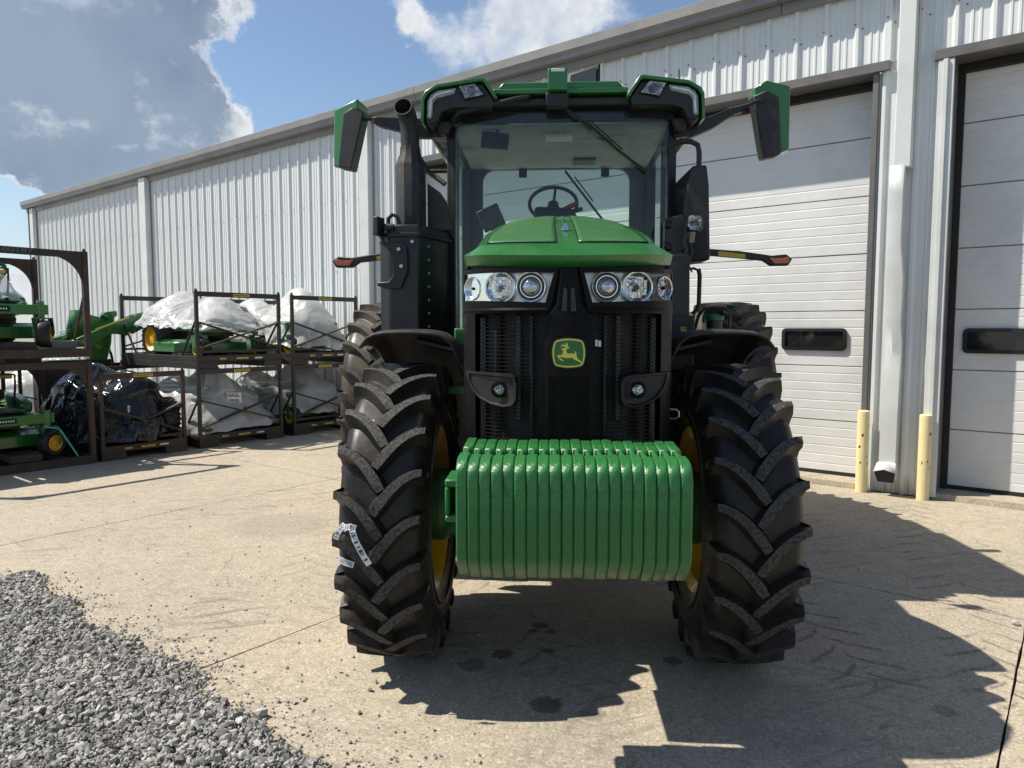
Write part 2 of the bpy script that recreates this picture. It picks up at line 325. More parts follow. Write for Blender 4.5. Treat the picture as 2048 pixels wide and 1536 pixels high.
def concretemat():
    m, nt, p, out = newmat('worn_concrete')
    t = nd(nt, 'ShaderNodeNewGeometry').outputs['Position']
    c = mixc(nt, mapr(nt, noi(nt, t, .55, 6, .6), .35, .68), (.435, .372, .275), (.36, .313, .238))
    c = mixc(nt, mapr(nt, noi(nt, t, 85, 4, .8), .43, .57), mixc(nt, .42, c, (.15, .13, .10)), c)
    c = mixc(nt, mapr(nt, noi(nt, t, 9, 6, .7), .40, .66), c, mixc(nt, .30, c, (.17, .15, .12)))
    c = mixc(nt, mapr(nt, noi(nt, t, 190, 2, .6), .60, .72), c, (.55, .5, .42))
    vc = nd(nt, 'ShaderNodeTexVoronoi', {'Scale': 95.0}); nt.links.new(t, vc.inputs['Vector'])
    vs_ = nd(nt, 'ShaderNodeSeparateColor', {0: vc.outputs['Color']})
    c = mixc(nt, mapr(nt, vs_.outputs[0], .70, .95), c, mixc(nt, .38, c, (.10, .085, .07)))
    c = mixc(nt, mapr(nt, vs_.outputs[1], .80, .95), c, mixc(nt, .35, c, (.62, .57, .49)))
    # lugged tyre tracks: chevrons that come and go
    for (x0, y0, ang, hw_, am) in ((1.75, 3.5, 4, .24, .8), (2.35, 3.3, -22, .24, .7), (-1.45, 5.2, 10, .24, .32), (.45, 2.9, 18, .22, .6)):
        mp = nd(nt, 'ShaderNodeMapping', {'Location': (x0, y0, 0), 'Rotation': (0, 0, R(ang))}, vector_type='TEXTURE'); nt.links.new(t, mp.inputs['Vector'])
        q_ = nd(nt, 'ShaderNodeSeparateXYZ', {0: mp.outputs[0]})
        ax_ = mth(nt, 'ABSOLUTE', q_.outputs[0])
        ph = mth(nt, 'ADD', mth(nt, 'MULTIPLY', q_.outputs[1], 4.8), mth(nt, 'MULTIPLY', mth(nt, 'POWER', ax_, .7), 2.6))
        ph = mth(nt, 'ADD', ph, mth(nt, 'MULTIPLY', mth(nt, 'GREATER_THAN', q_.outputs[0], 0), .5))
        ph = mth(nt, 'ADD', ph, mth(nt, 'MULTIPLY', noi(nt, t, 7, 3, .5), .25))
        fr = mth(nt, 'ABSOLUTE', mth(nt, 'SUBTRACT', mth(nt, 'FRACT', ph), .5))
        k = mth(nt, 'MULTIPLY', mapr(nt, fr, .02, .14, 1, 0), mapr(nt, ax_, hw_*.85, hw_, 1, 0))
        k = mth(nt, 'MULTIPLY', k, mth(nt, 'MULTIPLY', mapr(nt, noi(nt, t, 1.3, 4, .6), .40, .56), mapr(nt, noi(nt, t, 30, 4, .7), .32, .55)))
        c = mixc(nt, mth(nt, 'MULTIPLY', k, am), c, (.07, .066, .06))
    # tyre scuffs: short stretched streaks in a few directions
    for ang, sc, lo, hi, am, off in ((20, 2.2, .55, .68, .6, 0), (-35, 2.7, .56, .69, .55, 5), (70, 2.4, .60, .72, .45, 11), (5, 1.2, .54, .72, .45, 17), (-12, 3.3, .57, .69, .5, 23)):
        mp = nd(nt, 'ShaderNodeMapping', {'Rotation': (0, 0, R(ang)), 'Scale': (1.33, .133, 1), 'Location': (off, off, 0)}, vector_type='TEXTURE'); nt.links.new(t, mp.inputs['Vector'])
        k = mth(nt, 'MULTIPLY', mapr(nt, noi(nt, mp.outputs[0], sc, 5, .6, dist=.3), lo, hi), mapr(nt, noi(nt, t, .9, 3, .5), .42, .62))
        c = mixc(nt, mth(nt, 'MULTIPLY', k, am), c, (.12, .115, .105))
    # cracks
    v = nd(nt, 'ShaderNodeTexVoronoi', {'Scale': .42}, feature='DISTANCE_TO_EDGE')
    wob = nd(nt, 'ShaderNodeVectorMath', {0: t}, operation='ADD'); nx = nd(nt, 'ShaderNodeTexNoise', {'Scale': 2.0, 'Detail': 6.0}); nt.links.new(t, nx.inputs['Vector'])
    sc = nd(nt, 'ShaderNodeVectorMath', {0: nx.outputs['Color']}, operation='SCALE'); sc.inputs['Scale'].default_value = .5
    nt.links.new(sc.outputs[0], wob.inputs[1]); nt.links.new(wob.outputs[0], v.inputs['Vector'])
    crack = mth(nt, 'MULTIPLY', mapr(nt, v.outputs[0], .0, .003, 1, 0), mapr(nt, noi(nt, t, .5, 2, .5), .5, .6))
    c = mixc(nt, mth(nt, 'MULTIPLY', crack, .6), c, (.08, .07, .06))
    # oil drips under the tractor and a broad worn patch
    dn = noi(nt, t, 26, 4, .6)
    for (u, vv, r, am) in ((1005,1308,.062,.75),(945,1330,.075,.5),(1080,1250,.048,.75),(1065,1262,.03,.7),(1102,1263,.035,.7),(1098,1302,.033,.75),(1093,1410,.078,.75),(1185,1430,.06,.35),(890,1260,.05,.6),(1345,1322,.05,.7),(930,1305,.02,.5),(1180,1232,.018,.5),(1890,1422,.05,.4),(560,1050,.42,.28),(1560,1430,.35,.2),(1150,1480,.25,.15)):
        g = groundpx(u, vv)
        d = nd(nt, 'ShaderNodeVectorMath', {0: t, 1: tuple(g)}, operation='DISTANCE').outputs['Value']
        k = mapr(nt, mth(nt, 'ADD', d, mth(nt, 'MULTIPLY', mth(nt, 'SUBTRACT', dn, .5), r*1.1)), r*.8, r*1.1, am, 0)
        c = mixc(nt, k, c, (.060, .048, .036) if r < .2 else (.15, .145, .135))
    nt.links.new(c, p.inputs['Base Color']); p.inputs['Roughness'].default_value = .88
    h = mth(nt, 'ADD', mth(nt, 'MULTIPLY', noi(nt, t, 120, 4, .7), .6), noi(nt, t, 14, 4, .6))
    b = nd(nt, 'ShaderNodeBump', {'Strength': .40, 'Distance': .007}); nt.links.new(h, b.inputs['Height']); nt.links.new(b.outputs[0], p.inputs['Normal'])
    return m
M['concrete'] = concretemat()
def gravelmat():
    m, nt, p, out = newmat('crushed_gravel')
    g = nd(nt, 'ShaderNodeNewGeometry'); t = g.outputs['Position']; rp = g.outputs['Random Per Island']
    c = mixc(nt, rp, (.125, .125, .12), (.43, .42, .39))
    c = mixc(nt, mapr(nt, noi(nt, t, 60, 5, .7), .4, .7), c, mixc(nt, .5, c, (.18, .155, .125)))
    nt.links.new(c, p.inputs['Base Color']); p.inputs['Roughness'].default_value = .9
    return m
M['gravel'] = gravelmat()
M['groundmat'] = pm('packed_gravel_ground', (.24, .235, .215), .95, 0, .2, .6, col2=(.16, .155, .145), bump=.8, bscale=40)
M['postyellow'] = pm('faded_yellow_post', (.70, .59, .32), .5, 0, .06, 3, bump=.08, bscale=30)

# ------------------------------------------------------------------ mesh helpers
def frame_from(d, up=Vector((0, 0, 1))):
    z = Vector(d).normalized()
    if abs(z.dot(up)) > .98: up = Vector((0, 1, 0))
    x = up.cross(z).normalized(); y = z.cross(x)
    return Matrix((x, y, z)).transposed().to_4x4()
SHAPE = [None]      # optional proportion curve applied to the vertices of the parts being built
class MB:
    def __init__(s): s.v = []; s.f = []; s.m = []; s.mi = 0; s.uv = None
    def add(s, vs, fs, Mx=None):
        o = len(s.v)
        s.v += [tuple(Mx @ Vector(v)) for v in vs] if Mx is not None else [tuple(v) for v in vs]
        s.f += [tuple(i+o for i in f) for f in fs]; s.m += [s.mi]*len(fs)
        return s
    def box(s, c, size, Mx=None, taper=1.0):
        x, y, z = (q/2 for q in size); k = taper
        vs = [(-x,-y,-z),(x,-y,-z),(x,y,-z),(-x,y,-z),(-x*k,-y*k,z),(x*k,-y*k,z),(x*k,y*k,z),(-x*k,y*k,z)]
        T = Matrix.Translation(c) @ (Mx if Mx is not None else Matrix())
        return s.add(vs, [(0,3,2,1),(4,5,6,7),(0,1,5,4),(1,2,6,5),(2,3,7,6),(3,0,4,7)], T)
    def b2(s, x0, x1, y0, y1, z0, z1): return s.box(((x0+x1)/2, (y0+y1)/2, (z0+z1)/2), (abs(x1-x0), abs(y1-y0), abs(z1-z0)))
    def bar(s, p0, p1, w, h, up=(0, 0, 1)):
        p0, p1 = Vector(p0), Vector(p1); F = frame_from(p1-p0, Vector(up)); F.translation = (p0+p1)/2
        return s.add(*_boxvf(w, h, (p1-p0).length), F)
    def tube(s, pts, r, n=10, cap=True):
        pts = [Vector(p) for p in pts]; k = len(pts); rs = r if isinstance(r, (list, tuple)) else [r]*k
        vs = []; up = None
        for i, p in enumerate(pts):
            d = (pts[min(i+1, k-1)]-pts[max(i-1, 0)]).normalized()
            if up is None: up = d.orthogonal().normalized()
            up = (up-d*up.dot(d)).normalized(); sd_ = d.cross(up)
            vs += [p+(up*math.cos(2*math.pi*j/n)+sd_*math.sin(2*math.pi*j/n))*rs[i] for j in range(n)]
        fs = [(i*n+j, i*n+(j+1) % n, (i+1)*n+(j+1) % n, (i+1)*n+j) for i in range(k-1) for j in range(n)]
        if cap: fs += [tuple(range(n))[::-1], tuple(range((k-1)*n, k*n))]
        return s.add(vs, fs)
    def lathe(s, prof, org, axis, n=32, a0=0, a1=2*math.pi):
        F = frame_from(axis); F.translation = Vector(org); full = abs(a1-a0-2*math.pi) < 1e-6
        m = n if full else n+1; vs = []
        for j in range(m):
            a = a0+(a1-a0)*j/n
            vs += [(r*math.cos(a), r*math.sin(a), h) for r, h in prof]
        k = len(prof); fs = []
        for j in range(n):
            j2 = (j+1) % m
            for i in range(k-1): fs.append((j*k+i, j2*k+i, j2*k+i+1, j*k+i+1))
        return s.add(vs, fs, F)
    def prism(s, poly, d0, d1, Mx=None):          # polygon in x-z, from y=d0 to y=d1
        n = len(poly); vs = [(x, d0, z) for x, z in poly]+[(x, d1, z) for x, z in poly]
        fs = [tuple(range(n)), tuple(range(n, 2*n))[::-1]]+[(i, i+n, (i+1) % n+n, (i+1) % n) for i in range(n)]
        return s.add(vs, fs, Mx)
    def grid(s, fn, nu, nv):
        vs = [fn(i/nu, j/nv) for j in range(nv+1) for i in range(nu+1)]; w = nu+1
        return s.add(vs, [(j*w+i, j*w+i+1, (j+1)*w+i+1, (j+1)*w+i) for j in range(nv) for i in range(nu)])
    def loft(s, rings, cap=True, closed=True):
        n = len(rings[0]); vs = [p for r in rings for p in r]; k = len(rings)
        m = n if closed else n-1
        fs = [(i*n+j, i*n+(j+1) % n, (i+1)*n+(j+1) % n, (i+1)*n+j) for i in range(k-1) for j in range(m)]
        if cap: fs += [tuple(range(n))[::-1], tuple(range((k-1)*n, k*n))]
        return s.add(vs, fs)
    def mesh(s, name, mats, smooth=35, recalc=True):
        me = bpy.data.meshes.new(name); me.from_pydata([SHAPE[0](v) for v in s.v] if SHAPE[0] else s.v, [], s.f)
        for m in (mats if isinstance(mats, (list, tuple)) else [mats]): me.materials.append(M[m])
        me.polygons.foreach_set('material_index', s.m)
        if recalc:
            bm = bmesh.new(); bm.from_mesh(me); bmesh.ops.recalc_face_normals(bm, faces=bm.faces); bm.to_mesh(me); bm.free()
        if smooth:
            me.shade_smooth(); me.set_sharp_from_angle(angle=R(smooth))
        me.update()
        return me
    def build(s, name, mats, parent=None, bevel=0, smooth=35, recalc=True, seg=2, solid=0):
        return link(name, s.mesh(name, mats, smooth, recalc), parent, bevel, seg, solid)
def _boxvf(w, h, l):
    x, y, z = w/2, h/2, l/2
    return [(-x,-y,-z),(x,-y,-z),(x,y,-z),(-x,y,-z),(-x,-y,z),(x,-y,z),(x,y,z),(-x,y,z)], [(0,3,2,1),(4,5,6,7),(0,1,5,4),(1,2,6,5),(2,3,7,6),(3,0,4,7)]
def link(name, me, parent=None, bevel=0, seg=2, solid=0):
    o = bpy.data.objects.new(name, me); COL.objects.link(o); o.parent = parent
    if solid:
        md = o.modifiers.new('solid', 'SOLIDIFY'); md.thickness = solid; md.offset = 0
    if bevel:
        md = o.modifiers.new('bevel', 'BEVEL'); md.width = bevel; md.segments = seg; md.limit_method = 'ANGLE'; md.angle_limit = R(32)
    return o
def tag(o, label=None, cat=None, group=None, kind=None):
    if label: o['label'] = label
    if cat: o['category'] = cat
    if group: o['group'] = group
    if kind: o['kind'] = kind
    return o
def thing(name, label, cat, loc=(0, 0, 0), rotz=0, group=None):
    o = bpy.data.objects.new(name, None); COL.objects.link(o); o.location = loc; o.rotation_euler = (0, 0, rotz)
    o.empty_display_size = .2
    return tag(o, label, cat, group)
def dup(o, parent=None):
    c = o.copy(); COL.objects.link(c); c.parent = parent
    for ch in [q for q in list(COL.objects) if q.parent == o]: dup(ch, c)
    return c
def setuv(o, nu, nv):
    me = o.data; uvl = me.uv_layers.new(name='UVMap'); w = nu+1
    for lp in me.loops:
        i = lp.vertex_index; uvl.data[lp.index].uv = ((i % w)/nu, (i//w)/nv)
def textmesh(name, txt, size, mat, parent, Mx, ext=.001, sx=1.0):
    cu = bpy.data.curves.new(name, 'FONT'); cu.body = txt; cu.size = size; cu.extrude = ext; cu.align_x = 'CENTER'; cu.align_y = 'CENTER'; cu.resolution_u = 2
    o = bpy.data.objects.new(name, cu); COL.objects.link(o)
    dg = bpy.context.evaluated_depsgraph_get(); me = bpy.data.meshes.new_from_object(o.evaluated_get(dg))
    bpy.data.objects.remove(o); bpy.data.curves.remove(cu)
    me.materials.clear(); me.materials.append(M[mat]); me.name = name
    n = link(name, me, parent); n.matrix_local = Mx @ Matrix.Diagonal((sx, 1, 1, 1))
    return n

# ================================================================== SETTING: ground
gm = MB(); gm.add([(-400,-400,-.07),(400,-400,-.07),(400,400,-.07),(-400,400,-.07)], [(0,1,2,3)])
tag(gm.build('ground', 'groundmat', smooth=0), 'packed grey gravel ground running out to the horizon', None, None, 'structure')
pave = bpy.data.objects.new('pavement', None); COL.objects.link(pave); tag(pave, 'worn tan concrete yard cut into large slabs', None, None, 'structure')
A_ED = [-29, -22.6, -19.4, -16.2, -13.0, -9.8, -6.6, -3.4, -.19, 3.0, 6.2, 9.4, 16]
B_ED = [1.66, 5.09, 8.20]
for i in range(len(A_ED)-1):
    for j in range(2):
        rnd = random.Random(i*7+j)
        g = .0055
        a0, a1, b0, b1 = A_ED[i]+g, A_ED[i+1]-g, B_ED[j]+g, B_ED[j+1]-g
        n = 26; pts = []
        def rag(k): return (rnd.random()-.5)*k
        if j == 0: pts += [(a0+(a1-a0)*k/n, b0+rag(.012)+.008*math.sin(k*.9+i)) for k in range(n+1)]
        else: pts += [(a0+(a1-a0)*k/n, b0+rag(.006)) for k in range(n+1)]
        pts += [(a1+rag(.006), b0+(b1-b0)*k/n) for k in range(1, n)]
        pts += [(a1-(a1-a0)*k/n, b1+rag(.006)) for k in range(n+1)]
        pts += [(a0+rag(.006), b1-(b1-b0)*k/n) for k in range(1, n)]
        vs = [wl(a, b, 0) for a, b in pts]+[wl(a, b, -.12) for a, b in pts]; m = len(pts)
        q = MB(); q.add(vs, [tuple(range(m))]+[(k, k+m, (k+1) % m+m, (k+1) % m) for k in range(m)])
        q.build('concrete_slab', 'concrete', pave, smooth=0)
q = MB()   # the apron inside the doorways, one step up
q.add([wl(-8.75,8.22,.055), wl(-1.72,8.22,.055), wl(-1.72,8.75,.06), wl(-8.75,8.75,.06), wl(-8.75,8.19,-.1), wl(-1.72,8.19,-.1)], [(0,1,2,3),(4,5,1,0)])
q.add([wl(-1.14,8.22,.055), wl(6,8.22,.055), wl(6,8.75,.06), wl(-1.14,8.75,.06), wl(-1.14,8.19,-.1), wl(6,8.19,-.1)], [(0,1,2,3),(4,5,1,0)])
q.build('door_sill', 'concrete', pave, smooth=0)

def stones(name, pts, label, mat='gravel', flat=.65):
    t = (1+5**.5)/2
    iv = np.array([(-1,t,0),(1,t,0),(-1,-t,0),(1,-t,0),(0,-1,t),(0,1,t),(0,-1,-t),(0,1,-t),(t,0,-1),(t,0,1),(-t,0,-1),(-t,0,1)], float)/math.sqrt(1+t*t)
    ifc = np.array([(0,11,5),(0,5,1),(0,1,7),(0,7,10),(0,10,11),(1,5,9),(5,11,4),(11,10,2),(10,7,6),(7,1,8),(3,9,4),(3,4,2),(3,2,6),(3,6,8),(3,8,9),(4,9,5),(2,4,11),(6,2,10),(8,6,7),(9,8,1)])
    n = len(pts); rng = np.random.default_rng(5)
    P = np.array([p[:3] for p in pts]); sc = np.array([p[3] for p in pts])
    V = iv[None]*(1+(rng.random((n,12,1))-.5)*.95)
    V = V*np.stack([1+rng.random(n)*.55-.15, np.full(n,1.0), flat+rng.random(n)*.35], 1)[:,None,:]
    q = rng.normal(size=(n,4)); q[:,1:3] *= .35; q /= np.linalg.norm(q,axis=1)[:,None]
    w,x,y,z = q.T
    Rm = np.stack([1-2*(y*y+z*z),2*(x*y-z*w),2*(x*z+y*w),2*(x*y+z*w),1-2*(x*x+z*z),2*(y*z-x*w),2*(x*z-y*w),2*(y*z+x*w),1-2*(x*x+y*y)],1).reshape(n,3,3)
    V = np.einsum('nij,nkj->nki', Rm, V)*sc[:,None,None]+P[:,None,:]
    F = (ifc[None]+np.arange(n)[:,None,None]*12).reshape(-1,3)
    me = bpy.data.meshes.new(name); me.vertices.add(n*12); me.vertices.foreach_set('co', V.reshape(-1))
    me.loops.add(len(F)*3); me.loops.foreach_set('vertex_index', F.reshape(-1))
    me.polygons.add(len(F)); me.polygons.foreach_set('loop_start', np.arange(0,len(F)*3,3)); me.polygons.foreach_set('loop_total', np.full(len(F),3))
    me.materials.append(M[mat]); me.update(); me.validate(); me.shade_flat()
    return tag(link(name, me), label, None, None, 'stuff')
rs = random.Random(3); pts = []
def gz(a, b): return -.012+.02*noise.noise(Vector((a*1.3, b*1.3, 0)))+.012*noise.noise(Vector((a*5, b*5, 3)))
def edge_b(a): return 1.655+.02*min(0, a+2.5)*-1+.035*math.sin(a*3.1)+.02*math.sin(a*9+1)+.03*noise.noise(Vector((a*2.2, 0, 5)))
for k in range(62000):
    a = rs.uniform(-5.7, -.2); b = rs.uniform(.55, 1.85)
    if b > edge_b(a)+abs(rs.gauss(0, .03)): continue
    w = wl(a, b); s = min(.024, max(.004, rs.lognormvariate(-5.0, .50)))
    pts.append((w.x, w.y, gz(a, b)+.02*rs.random()+.012*max(0, 1-(1.75-b)/.3), s))
for k in range(9000):
    a = rs.uniform(-16, 6); b = rs.uniform(-5, 1.74)
    if -5.7 < a < -.2 and b > .55: continue
    w = wl(a, b); pts.append((w.x, w.y, gz(a, b)+.01, rs.uniform(.012, .03)))
stones('gravel', pts, 'loose crushed grey gravel piled up to the concrete edge')
gb = MB()   # gravel bed under the stones
gb.grid(lambda u, v: tuple(wl(-16+22*u, -6+7.70*v, gz(-16+22*u, -6+7.70*v)-.004)), 90, 40)
tag(gb.build('gravel_bed', 'groundmat', recalc=False), 'fine grey gravel bed along the concrete yard', None, None, 'structure')
pts = []
for k in range(420):
    u = rs.uniform(120, 1000); v = rs.uniform(985, 1530)
    p = groundpx(u, v); b = E2.dot(p)
    if b < 1.8 or rs.random() > math.exp(-(b-1.8)/1.1): continue
    s = rs.uniform(.003, .010)*(1.25 if rs.random() < .2 else .85); pts.append((p.x, p.y, s*.5, s))
for k in range(900):
    a = rs.uniform(-5.5, -1.2); b = edge_b(a)+abs(rs.gauss(0, .11))+.01; w = wl(a, b); s = rs.uniform(.0022, .0075)
    pts.append((w.x, w.y, s*.5, s))
for k in range(60):
    u = rs.uniform(0, 2040); v = rs.uniform(960, 1250); p = groundpx(u, v)
    s = rs.uniform(.003, .008); pts.append((p.x, p.y, s*.5, s))
stones('loose_pebbles', pts, 'scattered grey pebbles lying on the sunlit concrete')
stm = MB(); g = groundpx(2032, 1250)
bm = bmesh.new(); bmesh.ops.create_icosphere(bm, subdivisions=2, radius=.022)
for v in bm.verts: v.co *= 1+.35*noise.noise(v.co*60); v.co.z *= .7
stm.add([tuple(v.co+Vector((g.x, g.y, .012))) for v in bm.verts], [[v.index for v in f.verts] for f in bm.faces]); bm.free()
tag(stm.build('stone', 'gravel', smooth=0), 'single grey stone lying in the sunlit triangle of concrete by the dark joint', 'stone')

# ================================================================== SETTING: the metal building
B0 = 8.25
bld = thing('metal_building', 'long white ribbed metal shed with grey gutter and two roll-up doors', 'building', (0, 0, 0), WROT)
EAVE = 5.22
def ribprof(width):
    pts = [(0, 0)]; x = 0
    while x < width-.01:
        for dx, dy in ((.012,0),(.038,-.032),(.066,-.032),(.092,0),(.158,0),(.166,-.007),(.184,-.007),(.192,0),(.226,0),(.234,-.007),(.252,-.007),(.260,0),(.3047,0)):
            if x+dx <= width+1.5e-3: pts.append((x+dx, dy))
        x += .3047
    return pts
def sheet(z0, z1, width=.914):
    q = MB(); p = ribprof(width); n = len(p)
    vs = [(x, y, z0) for x, y in p]+[(x, y, z1) for x, y in p]
    q.add(vs, [(i, i+1, i+1+n, i+n) for i in range(n-1)])
    return q.mesh('wall_panel', 'wall', smooth=0, recalc=False)
full, head = sheet(.0, EAVE), sheet(4.36, EAVE)
strip = sheet(.0, EAVE, .61)
def put(me, a, b=B0, name='wall_panel'):
    o = link(name, me, bld); o.location = (a, b, 0); return o
a = -24.4+.05; k = 0
while a < -9.62:
    put(full, a, B0+(k % 2)*.0015); a += .914; k += 1
link('wall_panel', sheet(0, EAVE, .874), bld).location = (-9.615, B0+.003, 0)
a = -8.74
while a < -1.95:
    put(head, a, B0+(k % 2)*.0015); a += .914; k += 1
put(strip, -1.765, B0+.003)
a = -1.155
for i in range(9):
    put(head, a, B0+(k % 2)*.0015); a += .914; k += 1
q = MB()
for z in (.35, 1.5, 2.7, 3.9, 4.75):
    a = -24.3
    while a < 5:
        ok = (a < -8.8) or z > 4.4
        if ok: q.box((a+.115, B0-.004, z+.01*math.sin(a*5)), (.013, .012, .013))
        if ok: q.box((a+.05, B0-.035, z+.05), (.012, .010, .012))
        a += .3047
tag(q.build('screw', 'trimgrey', bld, smooth=0), None, None, None, 'stuff')
q = MB()
q.b2(-24.4, -8.74, B0+.03, 22, -.1, EAVE); q.b2(-8.74, 8, B0+.03, 22, 4.40, EAVE)
q.b2(-8.74, 8, 8.75, 22, -.1, 4.40); q.b2(-1.78, -1.15, B0+.03, 8.75, -.1, 4.40)
q.build('wall_light_block', 'core', bld, smooth=0)  # unseen solid fill behind the sheets, added to stop light leaking through
q = MB(); q.add([(-24.7,B0-.02,EAVE+.16),(8,B0-.02,EAVE+.16),(8,15,EAVE+.95),(-24.7,15,EAVE+.95),(8,22,EAVE+.16),(-24.7,22,EAVE+.16)], [(0,1,2,3),(3,2,4,5)])
q.build('roof', 'roofmetal', bld, smooth=0, solid=.03)
# eave: gutter box in ~6 m lengths, with a bead, and the trim board below
a = -24.75
for k in range(6):
    a1 = a+5.5
    q = MB(); q.prism([(B0-.20,EAVE-.03),(B0-.20,EAVE+.02),(B0-.235,EAVE+.06),(B0-.235,EAVE+.17),(B0-.22,EAVE+.18),(B0-.01,EAVE+.18),(B0-.01,EAVE-.03)], a+.004, a1-.004, Matrix(((0,1,0,0),(1,0,0,0),(0,0,1,0),(0,0,0,1))))
    q.build('gutter', 'gutter', bld, smooth=0)
    q = MB(); q.b2(a+.004, a1-.004, B0-.075, B0-.034, EAVE-.135, EAVE-.032); q.build('eave_trim', 'gutter', bld, smooth=0, bevel=.004)
    a = a1
# downspouts and corner trim
def spout(a0, w, d, z0, z1, name='downspout'):
    q = MB(); q.b2(a0, a0+w, B0-.034-d, B0-.035, z0, z1)
    return q.build(name, 'whitetrim', bld, bevel=.008)
spout(-24.36, .24, .10, .05, EAVE-.05, 'corner_trim'); spout(-17.5, .30, .12, .1, EAVE-.05); spout(-9.66, .22, .11, .1, EAVE-.05)
q = MB(); q.b2(-24.46, -24.41, B0-.14, B0-.08, 0, EAVE-.03); q.build('corner_pipe', 'trimgrey', bld)
spout(-1.575, .15, .12, 3.28, EAVE-.02)
# the battered lower length, knocked out of line, with its kicked-out shoe
q = MB(); rings = []
path = [(3.30,-1.60,.13,.135,.0),(3.05,-1.60,.12,.13,.01),(2.55,-1.615,.13,.11,.03),(2.2,-1.60,.15,.125,.0),(1.75,-1.605,.145,.08,.03),(1.55,-1.60,.155,.07,.05),(1.42,-1.585,.14,.085,.03),(1.2,-1.595,.15,.12,.0),(.75,-1.60,.15,.125,0),(.40,-1.60,.15,.125,0),(.34,-1.60,.15,.125,0)]
for z, a0, w, d, sh in path:
    rings.append([(a0, B0-.05, z), (a0, B0-.05-d, z+sh*.4), (a0+w*.5, B0-.05-d-sh*.7, z-sh), (a0+w, B0-.05-d, z), (a0+w, B0-.05, z)])
rr = [[(-1.60,B0-.05,.36),(-1.60,B0-.175,.36),(-1.525,B0-.175,.362),(-1.45,B0-.175,.36),(-1.45,B0-.05,.36)]]
rr += [[(-1.605,B0-.055,.24),(-1.61,B0-.205,.335),(-1.525,B0-.21,.345),(-1.44,B0-.205,.335),(-1.445,B0-.055,.24)],
       [(-1.603,B0-.215,.135),(-1.625,B0-.285,.255),(-1.525,B0-.30,.285),(-1.425,B0-.285,.255),(-1.447,B0-.215,.135)]]
rings += rr[1:]; q.loft(rings, cap=False)
q2 = MB(); q2.add([tuple(Vector(p)*.985+Vector((-1.525,B0-.23,.21))*.015+Vector((0,.012,0))) for p in rings[-1]], [(0,1,2,3,4)]); q2.build('spout_mouth_shade', 'core', bld, smooth=0)  # flat dark face painted as the shade inside the open shoe
o = q.build('downspout', 'whitetrim', bld, smooth=25, solid=.003); o['label'] = 'bent and dented lower length of downspout with kicked-out shoe'
# garage doors in sections with ribs
SEC = .61
def door(a0, a1, nsec, win, jl, jr):
    fr = MB(); fr.b2(a0, a1, 8.60, 8.66, .06, 4.30)
    d = fr.build('garage_door', 'door', bld, smooth=0)
    prof = []
    for k in range(6):
        z = k*SEC/6
        prof += [(z+.008, 0), (z+.014, .002), (z+.020, .002), (z+.026, 0)] if k else [(.003, .012), (.008, 0)]
    prof += [(SEC-.008, 0), (SEC-.003, .012)]
    n = len(prof)
    for s_ in range(nsec):
        q = MB(); z0 = .06+s_*SEC; nx = 12
        wob = random.Random(s_*13+int(a0*10))
        vs = []
        for i in range(nx+1):
            aa = a0+(a1-a0)*i/nx; w_ = .006*noise.noise(Vector((aa*.8, s_*3.1, 2)))
            vs += [(aa, 8.55+y+w_, z0+z) for z, y in prof]
        q.add(vs, [(i*n+j, (i+1)*n+j, (i+1)*n+j+1, i*n+j+1) for i in range(nx) for j in range(n-1)])
        q.build('door_section', 'door', d, smooth=0, recalc=False)
    for (w0, w1) in win:
        zc, hh = 1.575, .125
        def rr_(x0, x1, z0, z1, r, m=5):
            out = []
            for cx, cz, s0 in ((x1-r,z1-r,0),(x0+r,z1-r,90),(x0+r,z0+r,180),(x1-r,z0+r,270)):
                out += [(cx+r*math.cos(R(s0+90*k/m)), cz+r*math.sin(R(s0+90*k/m))) for k in range(m+1)]
            return out
        o_, i_ = rr_(w0, w1, zc-hh, zc+hh, .05), rr_(w0+.035, w1-.035, zc-hh+.035, zc+hh-.035, .03); m = len(o_)
        q = MB(); q.add([(x, 8.525, z) for x, z in o_]+[(x, 8.522, z) for x, z in i_]+[(x, 8.57, z) for x, z in o_]+[(x, 8.545, z) for x, z in i_],
            [(k, (k+1) % m, (k+1) % m+m, k+m) for k in range(m)]+[(k, k+2*m, (k+1) % m+2*m, (k+1) % m) for k in range(m)]+[(k+m, (k+1) % m+m, (k+1) % m+3*m, k+3*m) for k in range(m)])
        q.build('window_frame', 'satin', d)
        q = MB(); q.add([(x, 8.542, z) for x, z in i_], [tuple(range(m))]); q.build('window_pane', 'dkglass', d, smooth=0)
    q = MB(); q.b2(a0, a1, 8.545, 8.60, .055, .10); q.build('bottom_seal', 'blackseal', d, smooth=0)
    return d
door(-8.72, -1.80, 7, [(-2.76, -2.06), (-5.7, -5.0), (-8.5, -7.8)], 0, 0)
door(-1.13, 5.3, 7, [(-.97, -.27), (1.6, 2.3)], 0, 0)
def bx(name, mat, *a_, bevel=.004):
    q = MB(); q.b2(*a_); return q.build(name, mat, bld, bevel=bevel, smooth=0)
bx('door_header', 'trimgrey', -8.77, -1.66, B0-.085, B0-.034, 4.27, 4.365); bx('door_header', 'trimgrey', -1.27, 5.3, B0-.085, B0-.034, 4.27, 4.365)
bx('header_soffit', 'trimgrey', -8.72, -1.80, B0-.03, 8.56, 4.28, 4.34); bx('header_soffit', 'trimgrey', -1.13, 5.3, B0-.03, 8.56, 4.28, 4.34)
bx('top_seal', 'blackseal', -8.72, -1.80, 8.47, 8.548, 4.20, 4.275); bx('top_seal', 'blackseal', -1.13, 5.3, 8.47, 8.548, 4.20, 4.275)
